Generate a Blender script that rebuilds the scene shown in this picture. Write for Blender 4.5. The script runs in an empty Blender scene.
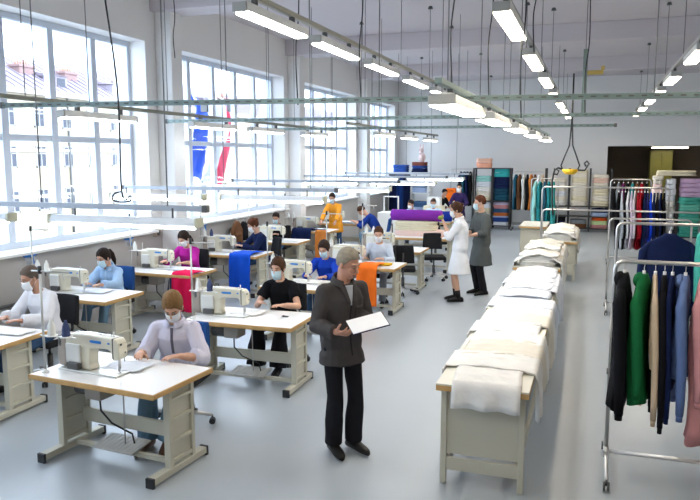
import bpy, math, random
from math import sin, cos, pi, radians as R
from mathutils import Vector as V, Matrix, noise
from mathutils.bvhtree import BVHTree
random.seed(7)
S = bpy.context.scene
COL = S.collection

# ------------------------------------------------------------------ camera maths (room axes: x right, y along the hall, z up)
F, H = 700.0, 2.5
PITCH = math.atan(93 / F); YAW = math.atan(243 / math.hypot(F, 93))
FW = V((-sin(YAW) * cos(PITCH), cos(YAW) * cos(PITCH), -sin(PITCH)))
RT = V((cos(YAW), sin(YAW), 0)); UP = RT.cross(FW); EYE = V((0, 0, H))
def ray(u, v): return FW + RT * ((u - 350) / F) - UP * ((v - 250) / F)
def pz(u, v, z): d = ray(u, v); return EYE + d * ((z - H) / d.z)
def py(u, v, y): d = ray(u, v); return EYE + d * (y / d.y)
def px(u, v, x): d = ray(u, v); return EYE + d * (x / d.x)

# ------------------------------------------------------------------ materials
MATS = {}
def mat(name, col, rough=.6, metal=0., bump=None, var=0., vscale=3., emit=0., coat=0., spec=.5, sheen=0.):
    if name in MATS: return MATS[name]
    m = bpy.data.materials.new(name); m.use_nodes = True
    nt = m.node_tree; b = nt.nodes['Principled BSDF']
    b.inputs['Base Color'].default_value = (*col, 1)
    b.inputs['Roughness'].default_value = rough; b.inputs['Metallic'].default_value = metal
    b.inputs['Specular IOR Level'].default_value = spec
    if coat: b.inputs['Coat Weight'].default_value = coat
    if sheen: b.inputs['Sheen Weight'].default_value = sheen
    tc = nt.nodes.new('ShaderNodeTexCoord')
    if emit:
        b.inputs['Emission Color'].default_value = (*col, 1); b.inputs['Emission Strength'].default_value = emit
    if var:
        n = nt.nodes.new('ShaderNodeTexNoise'); n.inputs['Scale'].default_value = vscale; n.inputs['Detail'].default_value = 4
        nt.links.new(tc.outputs['Object'], n.inputs['Vector'])
        r = nt.nodes.new('ShaderNodeMix'); r.data_type = 'RGBA'
        r.inputs['A'].default_value = (*[max(0, c * (1 - var)) for c in col], 1)
        r.inputs['B'].default_value = (*[min(1, c * (1 + var)) for c in col], 1)
        nt.links.new(n.outputs['Fac'], r.inputs['Factor']); nt.links.new(r.outputs['Result'], b.inputs['Base Color'])
    if bump:
        n2 = nt.nodes.new('ShaderNodeTexNoise'); n2.inputs['Scale'].default_value = bump[0]; n2.inputs['Detail'].default_value = 5
        nt.links.new(tc.outputs['Object'], n2.inputs['Vector'])
        bp = nt.nodes.new('ShaderNodeBump'); bp.inputs['Strength'].default_value = bump[1]; bp.inputs['Distance'].default_value = .02
        nt.links.new(n2.outputs['Fac'], bp.inputs['Height']); nt.links.new(bp.outputs['Normal'], b.inputs['Normal'])
    MATS[name] = m; return m
def cloth(name, col, rough=.85, var=.12): return mat('cloth_' + name, col, rough, bump=(14, .35), var=var, vscale=9, spec=.08)
def stripes(name, c1, c2, scale=60, axis='X', fac=.5):
    if name in MATS: return MATS[name]
    m = mat(name, c1, .85, spec=.2); nt = m.node_tree; b = nt.nodes['Principled BSDF']
    tc = nt.nodes.new('ShaderNodeTexCoord'); w = nt.nodes.new('ShaderNodeTexWave'); w.bands_direction = axis
    w.inputs['Scale'].default_value = scale; w.inputs['Distortion'].default_value = .6
    nt.links.new(tc.outputs['Object'], w.inputs['Vector'])
    r = nt.nodes.new('ShaderNodeMix'); r.data_type = 'RGBA'
    r.inputs['A'].default_value = (*c1, 1); r.inputs['B'].default_value = (*c2, 1)
    nt.links.new(w.outputs['Fac'], r.inputs['Factor']); nt.links.new(r.outputs['Result'], b.inputs['Base Color'])
    return m

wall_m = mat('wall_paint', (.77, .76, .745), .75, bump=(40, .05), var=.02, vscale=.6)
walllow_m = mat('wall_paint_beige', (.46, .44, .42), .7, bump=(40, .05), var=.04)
ceil_m = mat('ceiling_paint', (.60, .56, .585), .85, bump=(30, .05), var=.03, vscale=.4)
frame_m = mat('window_frame_white', (.60, .66, .76), .45)
white_m = mat('white_enamel', (.80, .80, .77), .4)
cream_m = mat('machine_cream', (.68, .65, .53), .35, var=.03, coat=.2)
lammat = mat('white_laminate', (.80, .79, .78), .32, var=.02)
wood_m = mat('plywood_edge', (.55, .33, .12), .5, var=.2, vscale=12)
steel_m = mat('table_steel', (.50, .48, .39), .5, var=.05)
chrome_m = mat('chrome_tube', (.62, .61, .60), .28, metal=.9)
galv_m = mat('galvanised_rail', (.20, .27, .26), .45, metal=.3, var=.2, vscale=25)
railwhite_m = mat('pale_rail', (.36, .40, .46), .5, metal=.1)
olive_m = mat('busbar_olive', (.22, .23, .19), .5, metal=.3, var=.15)
black_m = mat('black_plastic', (.016, .016, .018), .5)
rubber_m = mat('dark_rubber', (.03, .03, .03), .8)
grey_m = mat('grey_plastic', (.34, .31, .27), .5)
dgrey_m = mat('dark_grey_metal', (.10, .10, .10), .5, metal=.4)
wire_m = mat('wire_grey', (.16, .16, .16), .6)
blue_m = mat('badge_blue', (.03, .22, .65), .4)
tube_m = mat('fluorescent_tube', (1.0, .98, .93), .5, emit=9)
tubec_m = mat('fluorescent_tube_cool', (.90, .96, 1.0), .5, emit=7)
tubew_m = mat('fluorescent_tube_warm', (1.0, .88, .70), .5, emit=9)
glow_m = mat('distant_lamp', (1.0, .93, .75), .5, emit=7)
yellow_m = mat('yellow_plastic', (.90, .55, .02), .4)
paper_m = mat('paper', (.85, .85, .86), .6)
gold_m = mat('brass_part', (.5, .38, .12), .4, metal=.6)

floor_m = mat('polished_floor', (.37, .41, .445), .2, var=.04, vscale=.7, coat=.25, spec=.5)
floor_m.node_tree.nodes['Principled BSDF'].inputs['Coat Roughness'].default_value = .29
nt = floor_m.node_tree; b = nt.nodes['Principled BSDF']
n = nt.nodes.new('ShaderNodeTexNoise'); n.inputs['Scale'].default_value = 1.2; n.inputs['Detail'].default_value = 5
mr = nt.nodes.new('ShaderNodeMapRange'); mr.inputs['To Min'].default_value = .30; mr.inputs['To Max'].default_value = .40
tc = nt.nodes.new('ShaderNodeTexCoord'); nt.links.new(tc.outputs['Object'], n.inputs['Vector'])
nt.links.new(n.outputs['Fac'], mr.inputs['Value']); nt.links.new(mr.outputs['Result'], b.inputs['Roughness'])

glass_m = bpy.data.materials.new('window_glass'); glass_m.use_nodes = True
nt = glass_m.node_tree; nt.nodes.remove(nt.nodes['Principled BSDF'])
o_ = nt.nodes['Material Output']; t_ = nt.nodes.new('ShaderNodeBsdfTransparent'); t_.inputs['Color'].default_value = (.90, .95, 1, 1)
g_ = nt.nodes.new('ShaderNodeBsdfGlossy'); g_.inputs['Roughness'].default_value = .02; mx = nt.nodes.new('ShaderNodeMixShader')
mx.inputs['Fac'].default_value = .06
nt.links.new(t_.outputs[0], mx.inputs[1]); nt.links.new(g_.outputs[0], mx.inputs[2]); nt.links.new(mx.outputs[0], o_.inputs['Surface'])

# ------------------------------------------------------------------ mesh builder
def rotm(rx=0, ry=0, rz=0): return (Matrix.Rotation(rz, 3, 'Z') @ Matrix.Rotation(ry, 3, 'Y') @ Matrix.Rotation(rx, 3, 'X'))
class MB:
    def __init__(s): s.v = []; s.f = []; s.m = []; s.s = []
    def add(s, vs, fs, mi=0, sm=False):
        o = len(s.v); s.v += [tuple(p) for p in vs]
        for f in fs: s.f.append([i + o for i in f]); s.m.append(mi); s.s.append(sm)
        return s
    def box(s, c, d, mi=0, rot=None):
        c = V(c); hx, hy, hz = d[0] / 2, d[1] / 2, d[2] / 2
        vs = [V((x, y, z)) for x in (-hx, hx) for y in (-hy, hy) for z in (-hz, hz)]
        if rot: vs = [rot @ p for p in vs]
        return s.add([c + p for p in vs], [(0, 1, 3, 2), (4, 6, 7, 5), (0, 4, 5, 1), (2, 3, 7, 6), (0, 2, 6, 4), (1, 5, 7, 3)], mi)
    def b2(s, a, b, mi=0):
        return s.box([(p + q) / 2 for p, q in zip(a, b)], [abs(q - p) for p, q in zip(a, b)], mi)
    def rings(s, rs, mi=0, sm=True, cap=True):
        n = len(rs[0]); vs = [p for r in rs for p in r]; fs = []
        for i in range(len(rs) - 1):
            for j in range(n):
                fs.append((i * n + j, i * n + (j + 1) % n, (i + 1) * n + (j + 1) % n, (i + 1) * n + j))
        if cap: fs.append(tuple(range(n - 1, -1, -1))); fs.append(tuple((len(rs) - 1) * n + j for j in range(n)))
        return s.add(vs, fs, mi, sm)
    def tube(s, pts, r, n=8, mi=0, cap=True, flat=1.0):
        pts = [V(p) for p in pts]; rs = r if isinstance(r, (list, tuple)) else [r] * len(pts); out = []; u = None
        for i, p in enumerate(pts):
            t = (pts[min(i + 1, len(pts) - 1)] - pts[max(i - 1, 0)])
            if t.length < 1e-9: t = V((0, 0, 1))
            t.normalize()
            if u is None: u = t.orthogonal().normalized()
            u = (u - t * u.dot(t))
            u = u.normalized() if u.length > 1e-6 else t.orthogonal().normalized()
            w = t.cross(u)
            out.append([p + (u * cos(2 * pi * k / n) + w * sin(2 * pi * k / n) * flat) * rs[i] for k in range(n)])
        return s.rings(out, mi, True, cap)
    def cyl(s, a, b, r, n=16, mi=0, r2=None): return s.tube([a, b], [r, r if r2 is None else r2], n, mi)
    def ell(s, c, rad, M=None, nu=16, nv=10, mi=0, fn=None):
        c = V(c); rs = []
        for i in range(nv + 1):
            th = .02 + (pi - .04) * i / nv; ring = []
            for j in range(nu):
                ph = 2 * pi * j / nu; d = V((sin(th) * cos(ph), sin(th) * sin(ph), -cos(th)))
                k = fn(d) if fn else 1.0
                q = V((d.x * rad[0] * k, d.y * rad[1] * k, d.z * rad[2] * k))
                ring.append(c + (M @ q if M else q))
            rs.append(ring)
        return s.rings(rs, mi)
    def cap_cone(s, a, b, r0, r1, n=12, mi=0):   # tapered capsule
        a = V(a); b = V(b); t = (b - a)
        if t.length < 1e-6: return s
        t = t.normalized(); pts = []; rr = []
        for k in (3, 2, 1): an = k * pi / 6.4; pts.append(a - t * r0 * sin(an)); rr.append(max(r0 * cos(an), .0005))
        pts += [a, b]; rr += [r0, r1]
        for k in (1, 2, 3): an = k * pi / 6.4; pts.append(b + t * r1 * sin(an)); rr.append(max(r1 * cos(an), .0005))
        return s.tube(pts, rr, n, mi)
    def lathe(s, prof, o=(0, 0, 0), n=20, mi=0):
        o = V(o); return s.rings([[o + V((r * cos(2 * pi * k / n), r * sin(2 * pi * k / n), z)) for k in range(n)] for r, z in prof], mi)
    def prism(s, poly, y0, y1, mi=0, o=(0, 0, 0)):   # poly in x-z, extruded along y
        o = V(o); n = len(poly)
        vs = [o + V((x, y0, z)) for x, z in poly] + [o + V((x, y1, z)) for x, z in poly]
        fs = [tuple(range(n)), tuple(range(2 * n - 1, n - 1, -1))] + [(i, i + n, (i + 1) % n + n, (i + 1) % n) for i in range(n)]
        return s.add(vs, fs, mi)
    def sheet(s, g, th, mi=0):   # closed cloth from a grid of points
        nu, nv = len(g), len(g[0]); P = [[V(p) for p in r] for r in g]; top = []; bot = []
        for i in range(nu):
            for j in range(nv):
                a = P[min(i + 1, nu - 1)][j] - P[max(i - 1, 0)][j]; c = P[i][min(j + 1, nv - 1)] - P[i][max(j - 1, 0)]
                nn = a.cross(c); nn = nn.normalized() if nn.length > 1e-9 else V((0, 0, 1))
                top.append(P[i][j] + nn * th / 2); bot.append(P[i][j] - nn * th / 2)
        N = nu * nv; fs = []
        for i in range(nu - 1):
            for j in range(nv - 1):
                a, b_, c, d = i * nv + j, (i + 1) * nv + j, (i + 1) * nv + j + 1, i * nv + j + 1
                fs.append((a, b_, c, d)); fs.append((a + N, d + N, c + N, b_ + N))
        edge = [i * nv for i in range(nu)] + [(nu - 1) * nv + j for j in range(1, nv)] + [i * nv + nv - 1 for i in range(nu - 2, -1, -1)] + [j for j in range(nv - 2, 0, -1)]
        for k in range(len(edge)):
            a, b_ = edge[k], edge[(k + 1) % len(edge)]; fs.append((b_, a, a + N, b_ + N))
        return s.add(top + bot, fs, mi, True)
    def mesh(s, name, mats):
        me = bpy.data.meshes.new(name); me.from_pydata(s.v, [], s.f)
        for m in (mats if isinstance(mats, (list, tuple)) else [mats]): me.materials.append(m)
        me.polygons.foreach_set('material_index', s.m); me.polygons.foreach_set('use_smooth', s.s); me.update(); return me
    def build(s, name, mats, parent=None, loc=None, rz=0, bevel=0, seg=2):
        o = bpy.data.objects.new(name, s.mesh(name, mats)); COL.objects.link(o)
        if parent: o.parent = parent
        if loc is not None: o.location = loc
        o.rotation_euler = (0, 0, rz)
        if bevel:
            md = o.modifiers.new('Bevel', 'BEVEL'); md.width = bevel; md.segments = seg; md.limit_method = 'ANGLE'; md.angle_limit = R(40)
        return o
def tag(o, label, cat, group=None):
    o['label'] = label; o['category'] = cat
    if group: o['group'] = group
    return o
def thing(name, label, cat, loc=(0, 0, 0), rz=0, group=None):
    o = bpy.data.objects.new(name, None); COL.objects.link(o); o.empty_display_size = .1
    o.location = loc; o.rotation_euler = (0, 0, rz); return tag(o, label, cat, group)
def struct(o): o['kind'] = 'structure'; return o
def dup(root, loc, rz=0, label=None, group=None):
    r = root.copy(); COL.objects.link(r); r.location = loc; r.rotation_euler = (0, 0, rz)
    if label: r['label'] = label
    if group: r['group'] = group
    for ch in list(root.children):
        c = ch.copy(); COL.objects.link(c); c.parent = r
        for g in ch.children:
            d = g.copy(); COL.objects.link(d); d.parent = c
    return r
def remesh(mb, voxel, it=3, fac=.5, wr=0, wf=9, seed=0, mats=None, name='m'):
    me = mb.mesh(name, mats); o = bpy.data.objects.new('tmp', me); COL.objects.link(o)
    md = o.modifiers.new('r', 'REMESH'); md.mode = 'VOXEL'; md.voxel_size = voxel; md.use_smooth_shade = True
    if it: sm = o.modifiers.new('s', 'SMOOTH'); sm.factor = fac; sm.iterations = it
    dg = bpy.context.evaluated_depsgraph_get(); out = bpy.data.meshes.new_from_object(o.evaluated_get(dg))
    bpy.data.objects.remove(o); bpy.data.meshes.remove(me); out.name = name
    if wr:
        off = V((seed * 3.1, seed * 1.7, 0))
        ns = [v.normal.copy() for v in out.vertices]
        for v, nn in zip(out.vertices, ns):
            p = V((v.co.x * wf, v.co.y * wf, v.co.z * wf * .55)) + off
            k = noise.noise(p) + .5 * noise.noise(p * 2.1)
            v.co += nn * k * wr
    out.materials.clear()
    for m in (mats if isinstance(mats, (list, tuple)) else [mats]): out.materials.append(m)
    out.polygons.foreach_set('use_smooth', [True] * len(out.polygons))
    return out
def obj_from(me, name, parent=None):
    o = bpy.data.objects.new(name, me); COL.objects.link(o)
    if parent: o.parent = parent
    return o

# ================================================================== SETTING
XW, XR, Y0, YB, ZC = -7.15, 7.0, -2.0, 26.5, 5.3
struct(MB().b2((-7.6, Y0, -.1), (XR, YB + 5.5, 0)).build('floor', floor_m))
struct(MB().b2((-7.6, Y0, ZC), (XR, YB, ZC + .2)).build('ceiling', ceil_m))
OPEN = [(.15, 4.75), (5.65, 10.26), (11.15, 15.85), (16.65, 21.35), (22.0, 26.0)]
ZS, ZT = 1.25, 4.42
mb = MB(); mb.b2((-7.8, Y0, ZT), (XW, YB, ZC)); mb.b2((-7.8, Y0, ZS - .04), (XW - .3, YB, ZS - .3))
e = Y0
for a, b_ in OPEN + [(YB, YB)]:
    if a > e: mb.b2((-7.8, e, ZS - .04), (XW, a, ZT))
    e = b_
struct(mb.build('wall_left', wall_m))
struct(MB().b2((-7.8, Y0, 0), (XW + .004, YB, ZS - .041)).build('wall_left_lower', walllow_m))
for i, y in enumerate((5.2, 10.72, 16.25, 21.7)):
    mb = MB(); mb.b2((XW, y - .17, 0), (XW + .32, y + .17, ZC)); struct(mb.build('trim_%d' % (i + 1), wall_m, bevel=.02))
    struct(MB().b2((XW, y - .3, 4.93), (XR, y + .3, ZC)).build('trim_%d' % (i + 5), ceil_m, bevel=.01))
for i, (a, b_) in enumerate(OPEN):
    n = 5; w = (b_ - a) / n; t = thing('window_%d' % (i + 1), '', ''); del t['label']; del t['category']; struct(t)
    t.location = (-7.5, (a + b_) / 2, ZS)
    hh = (b_ - a) / 2; mb = MB()
    mb.b2((-.06, -hh, 0), (.04, hh, .09)); mb.b2((-.06, -hh, ZT - ZS - .09), (.04, hh, ZT - ZS))
    mb.b2((-.06, -hh, .09), (.04, -hh + .07, ZT - ZS - .09)); mb.b2((-.06, hh - .07, .09), (.04, hh, ZT - ZS - .09))
    for k in range(1, n): y = -hh + w * k; mb.b2((-.055, y - .06, .09), (.045, y + .06, ZT - ZS - .09))
    for k in range(n):
        y = -hh + w * k; mb.b2((-.05, y + .05, 1.47), (.03, y + w - .05, 1.56))
    mb.build('window_frame', frame_m, t, bevel=.008)
    for k in range(n):
        y = -hh + w * k
        MB().b2((-.02, y + .05, .08), (-.012, y + w - .05, 1.47)).build('pane', glass_m, t)
        MB().b2((-.02, y + .05, 1.56), (-.012, y + w - .05, ZT - ZS - .08)).build('pane', glass_m, t)
    MB().b2((.03, -hh - .02, -.04), (.48, hh + .02, .0)).build('window_sill', white_m, t, bevel=.006)
# back wall with the wide dark opening into the next room
OX0, OX1, OZ = .48, 5.4, 2.88
mb = MB(); mb.b2((-7.8, YB, 0), (OX0, YB + .3, ZC)); mb.b2((OX0, YB, OZ), (XR, YB + .3, ZC)); mb.b2((OX1, YB, 0), (XR, YB + .3, OZ))
struct(mb.build('wall_back', wall_m))
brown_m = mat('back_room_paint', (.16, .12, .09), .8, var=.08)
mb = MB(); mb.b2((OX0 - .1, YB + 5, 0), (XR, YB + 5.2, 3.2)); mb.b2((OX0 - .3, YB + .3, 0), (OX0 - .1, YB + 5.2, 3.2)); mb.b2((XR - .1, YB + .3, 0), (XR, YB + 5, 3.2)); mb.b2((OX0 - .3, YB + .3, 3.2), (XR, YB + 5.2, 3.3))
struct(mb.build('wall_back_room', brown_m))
struct(MB().b2((XR, Y0, 0), (XR + .2, YB, ZC)).build('wall_right', wall_m))
struct(MB().b2((-7.8, Y0 - .2, 0), (XR, Y0, ZC)).build('wall_front', wall_m))
struct(MB().b2((-7.1, YB - .02, 0), (OX0, YB, .1)).build('baseboard_back', mat('skirting', (.45, .44, .42), .6)))
cab = thing('cabinet', 'olive green tall cabinet in the dark room beyond the back opening', 'cabinet', (2.55, 30.6, 0))
gm = mat('olive_cabinet', (.30, .27, .06), .35, var=.1)
MB().b2((-.42, -.3, .1), (.42, .3, 2.75)).build('body', gm, cab, bevel=.02)
for s in (-1, 1): MB().b2((s * .21 - .19, -.33, .16), (s * .21 + .19, -.302, 2.7)).build('door', gm, cab, bevel=.008)
MB().b2((-.42, -.28, 0), (.42, .28, .1)).build('plinth', black_m, cab)
dl = thing('ceiling_light', 'bright lamp in the dark room beyond the back opening', 'lamp', (2.75, 29.4, 2.85))
MB().box((0, 0, .05), (1.3, .16, .06)).build('housing', white_m, dl, bevel=.01); MB().box((0, 0, 0), (1.25, .13, .04)).build('diffuser', glow_m, dl)
MB().cyl((0, 0, .08), (0, 0, .35), .008).build('rod', wire_m, dl)

# ================================================================== OUTSIDE
fac_m = mat('facade_yellow', (.33, .28, .205), .9, var=.05, vscale=.3); facb_m = mat('facade_cream', (.33, .30, .27), .9)
roof_m = mat('roof_metal', (.22, .19, .23), .6, var=.1); pink_m = mat('chimney_render', (.22, .14, .135), .9)
win_m = mat('far_glass', (.075, .08, .10), .7, spec=.1); wf_m = mat('far_frame', (.30, .29, .28), .6)
struct(MB().b2((-46, -10, -9.2), (-8, 170, -9)).build('ground', mat('street_paving', (.30, .30, .30), .9, var=.2)))
bt = thing('apartment_building', 'long yellow tenement with grey metal roof across the street', 'building', (-45, 60, -9))
MB().b2((-12, -40, 0), (0, 110, 17.0)).build('wall', fac_m, bt)
mb = MB(); mb.b2((0, -40, 11.9), (.12, 110, 12.2)); mb.b2((0, -40, 16.7), (.5, 110, 17.15)); mb.b2((0, -40, 8.1), (.08, 110, 8.3)); mb.build('cornice', facb_m, bt, bevel=.03)
mb = MB(); mb.prism([(.55, 17.15), (-6, 20.6), (-12.5, 17.15)], -40.5, 110.5); 
for y in range(-40, 110): mb.add([(.5, y, 17.16), (.5, y + .06, 17.16), (-6, y + .06, 20.68), (-6, y, 20.68), (.5, y, 17.3), (.5, y + .06, 17.3), (-6, y + .06, 20.78), (-6, y, 20.78)], [(0, 1, 2, 3), (4, 7, 6, 5), (0, 4, 5, 1), (1, 5, 6, 2), (2, 6, 7, 3), (3, 7, 4, 0)])
mb.build('roof', roof_m, bt)
k = 0
for zf in (2.4, 6.9, 10.6, 14.0):
    for c in range(14):
        y = -24.4 + c * 3.33 + (0.0)
        f = MB(); f.b2((-.02, y - .62, zf), (.07, y + .62, zf + .12)); f.b2((-.02, y - .62, zf + 1.75), (.07, y + .62, zf + 1.87)); f.b2((-.02, y - .62, zf), (.07, y - .5, zf + 1.8)); f.b2((-.02, y + .5, zf), (.07, y + .62, zf + 1.8)); f.b2((-.02, y - .04, zf), (.06, y + .04, zf + 1.8)); f.b2((-.02, y - .5, zf + 1.15), (.06, y + .5, zf + 1.25))
        fo = f.build('window', wf_m, bt); MB().b2((.0, y - .52, zf + .1), (.02, y + .52, zf + 1.78)).build('pane', win_m, fo); k += 1
for y in (-14.6, -9.6, -4, 4.5, 14, 26):
    c = MB(); c.b2((-3.6, y - .85, 17.6), (-2.4, y + .85, 19.55)); c.b2((-3.7, y - .95, 19.3), (-2.3, y + .95, 19.5))
    co = c.build('chimney', pink_m, bt, bevel=.03); q = MB()
    for i in range(5): q.cyl((-3, y - .64 + i * .32, 19.5), (-3, y - .64 + i * .32, 19.95), .1, 8)
    q.build('chimney_pot', mat('terracotta_pot', (.45, .22, .16), .8), co)
for y in (-17.5, -7.5, 0.5, 8.5, 18):
    d = MB(); d.b2((-3.5, y - .8, 17.2), (-.6, y + .8, 18.7)); d.prism([(-.4, 18.7), (-3.9, 18.7), (-3.9, 19.3)], y - .95, y + .95)
    do = d.build('dormer', roof_m, bt, bevel=.02); MB().b2((-.6, y - .5, 17.5), (-.56, y + .5, 18.5)).build('pane', win_m, do)
for y in (-21, -7.6, 6): MB().cyl((.1, y, 0), (.1, y, 17), .09, 8).build('downpipe', dgrey_m, bt)
# flags on poles outside the second window
fb = mat('flag_blue', (.03, .12, .70), .7); fw_ = mat('flag_white', (.85, .85, .85), .7); fr = mat('flag_red', (.85, .05, .12), .7)
def flag2(label, pole, pts_rows, mats, names, cut=None):
    base = V(pole[0]); t = thing('flag', label, 'flag', base)
    MB().cyl((0, 0, 0), V(pole[1]) - base, .02, 10).build('flagpole', white_m, t); MB().box((0.03, 0, -.03), (.16, .12, .2)).build('bracket', dgrey_m, t, bevel=.01)
    nb = len(mats)
    for k in range(nb):
        g = []
        for i, (l, r_) in enumerate(pts_rows):
            l = V(l); r_ = V(r_); row = []
            for j in range(11):
                q_ = cut(i / (len(pts_rows) - 1)) if cut else 1.; s = (j / 10. * q_ if k == 0 else q_ + j / 10. * (1 - q_)); p = l.lerp(r_, s) - base
                p.x += .035 * sin(s * 13 + i * .3) + .015 * sin(s * 29 - i); row.append(p)
            g.append(row)
        MB().sheet(g, .006).build(names[k], mats[k], t)
def rowsx(rows, x):
    out = []
    for (a, b_) in rows: out.append((px(a[0], a[1], x), px(b_[0], b_[1], x - .25)))
    res = []
    for i in range(len(out) - 1):
        for k in range(4): res.append((out[i][0].lerp(out[i + 1][0], k / 4), out[i][1].lerp(out[i + 1][1], k / 4)))
    return res + [out[-1]]
flag2('blue flag hanging from a pole outside the window', (px(204, 106, -7.85), px(186, 92, -8.8)), rowsx([((187, 92), (204, 104)), ((195, 106), (208, 122)), ((192, 140), (207, 140)), ((187, 164), (205, 164)), ((186, 172), (202, 180))], -8.4), [fb], ['flag_cloth'])
flag2('white and red flag hanging from a pole outside the window', (px(230, 106, -7.85), px(214, 92, -8.8)), rowsx([((212, 93), (228, 108)), ((212, 125), (230, 125)), ((212, 150), (229, 148)), ((207, 172), (226, 170)), ((204, 182), (222, 189))], -8.4), [fw_, fr], ['white_band', 'red_band'], lambda a: .90 - .40 * max(0, min(1, (a - .35) / .3)))

# ================================================================== LAMPS AND RAILS
def batten(L, W, tubes, tm, wide=False, rods=()):
    t = thing('ceiling_light', 'x', 'lamp'); m = MB()
    if wide: m.prism([(-W / 2, -.03), (W / 2, -.03), (W * .32, .07), (-W * .32, .07)], -L / 2, L / 2)
    else: m.b2((-W / 2, -L / 2, -.02), (W / 2, L / 2, .06))
    m.build('housing', white_m, t, bevel=.008)
    m = MB(); m.b2((-W / 2 + .012, -L / 2 + .03, -.045), (W / 2 - .012, L / 2 - .03, -.018 if not wide else -.028)); m.build('diffuser', tm, t, bevel=.006)
    for s in (-1, 1): MB().box((0, s * (L / 2 + .012), .012), (W * .92, .024, .085)).build('end_cap', mat('lamp_end_grey', (.42, .42, .40), .5), t, bevel=.004)
    for y in rods:
        MB().b2((-.02, y - .03, .06), (.02, y + .03, .13)).build('clamp', dgrey_m, t)
    return t
RODN = [0]
def rod(x, y, z0, z1, anchor=True, label='thin steel rod hanging from the ceiling to a light rail', r=.006):
    t = thing('hanging_rod', label, 'rod', (x, y, z0), 0, 'thin rods hanging the rails')
    MB().cyl((0, 0, 0), (0, 0, z1 - z0), r, 6).build('rod', wire_m, t)
    if anchor: MB().cyl((0, 0, z1 - z0 - .05), (0, 0, z1 - z0), .05, 10, r2=.03).build('anchor', dgrey_m, t)
    return t
def light_row(x, ys, z, L, W, railm, name, y0, y1, wide=False, tm=tube_m, tubes=1, slope=None, rodxs=None):
    p = batten(L, W, tubes, tm, wide, (-L * .3, L * .3)); first = True
    ordn = ['nearest', 'second nearest', 'third nearest', 'fourth nearest', 'fifth nearest', 'sixth nearest', 'seventh nearest', 'eighth nearest', 'ninth nearest', 'tenth nearest', 'eleventh nearest', 'twelfth nearest']
    for i, y in enumerate(ys):
        lab = '%s fluorescent batten light in %s' % (ordn[i], name)
        if i == 0: p.location = (x, y, z); p['label'] = lab; p['group'] = 'battens in ' + name
        else: dup(p, (x, y, z), 0, lab, 'battens in ' + name)
    tag(MB().b2((-.03, 0, -.02), (.03, y1 - y0, .03)).build('light_rail', railm, None, (x, y0, z + .15), bevel=.004), 'long overhead rail carrying %s' % name, 'rail')
    for y in (rodxs if rodxs is not None else [(a + b_) / 2 for a, b_ in zip(ys[:-1], ys[1:])]): rod(x, y, z + .17, ZC if min(abs(y - q) for q in (5.2, 10.72, 16.25, 21.7)) > .3 else 4.93)
light_row(-3.0, [.45, 2.45, 4.45, 6.45, 8.25, 10.2, 12.3, 14.4, 16.5, 18.6, 20.7, 22.8], 3.8, 1.42, .15, mat('rail_cream', (.42, .40, .32), .5), 'the row right of the left windows', -.5, 24.0)  # battens at the near and far ends are added to brighten foreground and back
light_row(-.82, [1.6, 4.4, 7.27, 10.1, 12.8, 15.7, 18.5, 21.0, 23.7], 3.8, 1.6, .17, mat('rail_dull', (.40, .38, .36), .5), 'the high central row above the white garment tables', .5, 24.8, tm=tubew_m)  # out-of-view near battens and the farthest one are added for more light
light_row(1.2, [1.8, 4.6, 7.4, 10.2, 13.15, 15.7, 18.0, 20.6, 23.2], 3.8, 1.3, .17, MATS['rail_dull'], 'the high row at far right', .5, 24.2, tm=tubew_m)  # unseen battens at the near end and the last one added as extra light
light_row(-1.25, [6.95, 9.5, 12.4, 15.9, 20.2], 2.98, 1.75, .26, galv_m, 'the low row of wide reflector lamps over the aisle', 5.9, 21.5, wide=True, rodxs=[6.3, 8.2, 10.4, 13.6, 17.8])
light_row(-6.25, [7.9, 10.9, 13.0, 15.6], 3.02, 1.45, .13, olive_m, 'the low row beside the windows', 3.0, 17.0, rodxs=[6.6, 9.5, 14.4, 16.8], tm=tubec_m)
light_row(-4.7, [16.2, 18.6, 21.2], 3.02, 1.5, .13, olive_m, 'the low far row over the back desks', 13.5, 22.2, rodxs=[14.4, 17.4, 19.9], tm=tubec_m)
# cross rails (perforated channel)
def cross_rail(a, b_, label, m=galv_m, h=.055, holes=True, rods=4, zt=ZC, w=.045):
    a = V(a); b_ = V(b_); d = b_ - a; L = d.length; t = thing('cross_rail', label, 'rail', a, math.atan2(d.y, d.x))
    q = MB().b2((0, -w / 2, -h / 2), (L, w / 2, h / 2))
    if holes:
        for i in range(int(L / .12)): q.box((.06 + i * .12, -w / 2, 0), (.05, .004, .014), 1)
    q.build('channel', [m, dgrey_m], t)
    for xx in (.02, L - .02): MB().box((xx, 0, 0), (.05, w * 1.3, h * 1.3)).build('end_bracket', dgrey_m, t, bevel=.003)
    return t
cross_rail(pz(0, 105.5, 3.1), pz(0, 105.5, 3.1) + V((10.6, 1.55, 0)), 'galvanised slotted rail crossing the hall overhead, nearest of the three')
cross_rail((-6.9, 10.4, 3.1), (4.5, 11.0, 3.1), 'galvanised slotted rail crossing the hall overhead, second of the three')
cross_rail((-6.9, 14.1, 3.1), (.4, 14.4, 3.1), 'galvanised slotted rail crossing the hall overhead, farthest of the three')
for x, y in ((-5.6, 6.9), (-3.9, 7.1), (-2.2, 7.35), (-.75, 7.6), (.55, 7.75), (2.4, 8.0), (-5.0, 10.5), (-3.4, 10.6), (-2.2, 10.66), (1.4, 10.85), (-4.2, 14.2), (-2.6, 14.28), (-1.6, 14.3)):
    rod(x, y, 3.12, 4.93 if 10.42 < y < 11.02 else ZC, False)
st = thing('hanging_strut', 'perforated galvanised strut with clamp bracket dropping to the cross rail', 'strut', (-.16, 10.85, 3.08))
MB().b2((-.03, -.02, 0), (.03, .02, .95)).build('channel', galv_m, st); MB().cyl((0, 0, .95), (0, 0, 1.85), .006, 6).build('rod', wire_m, st)
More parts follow.
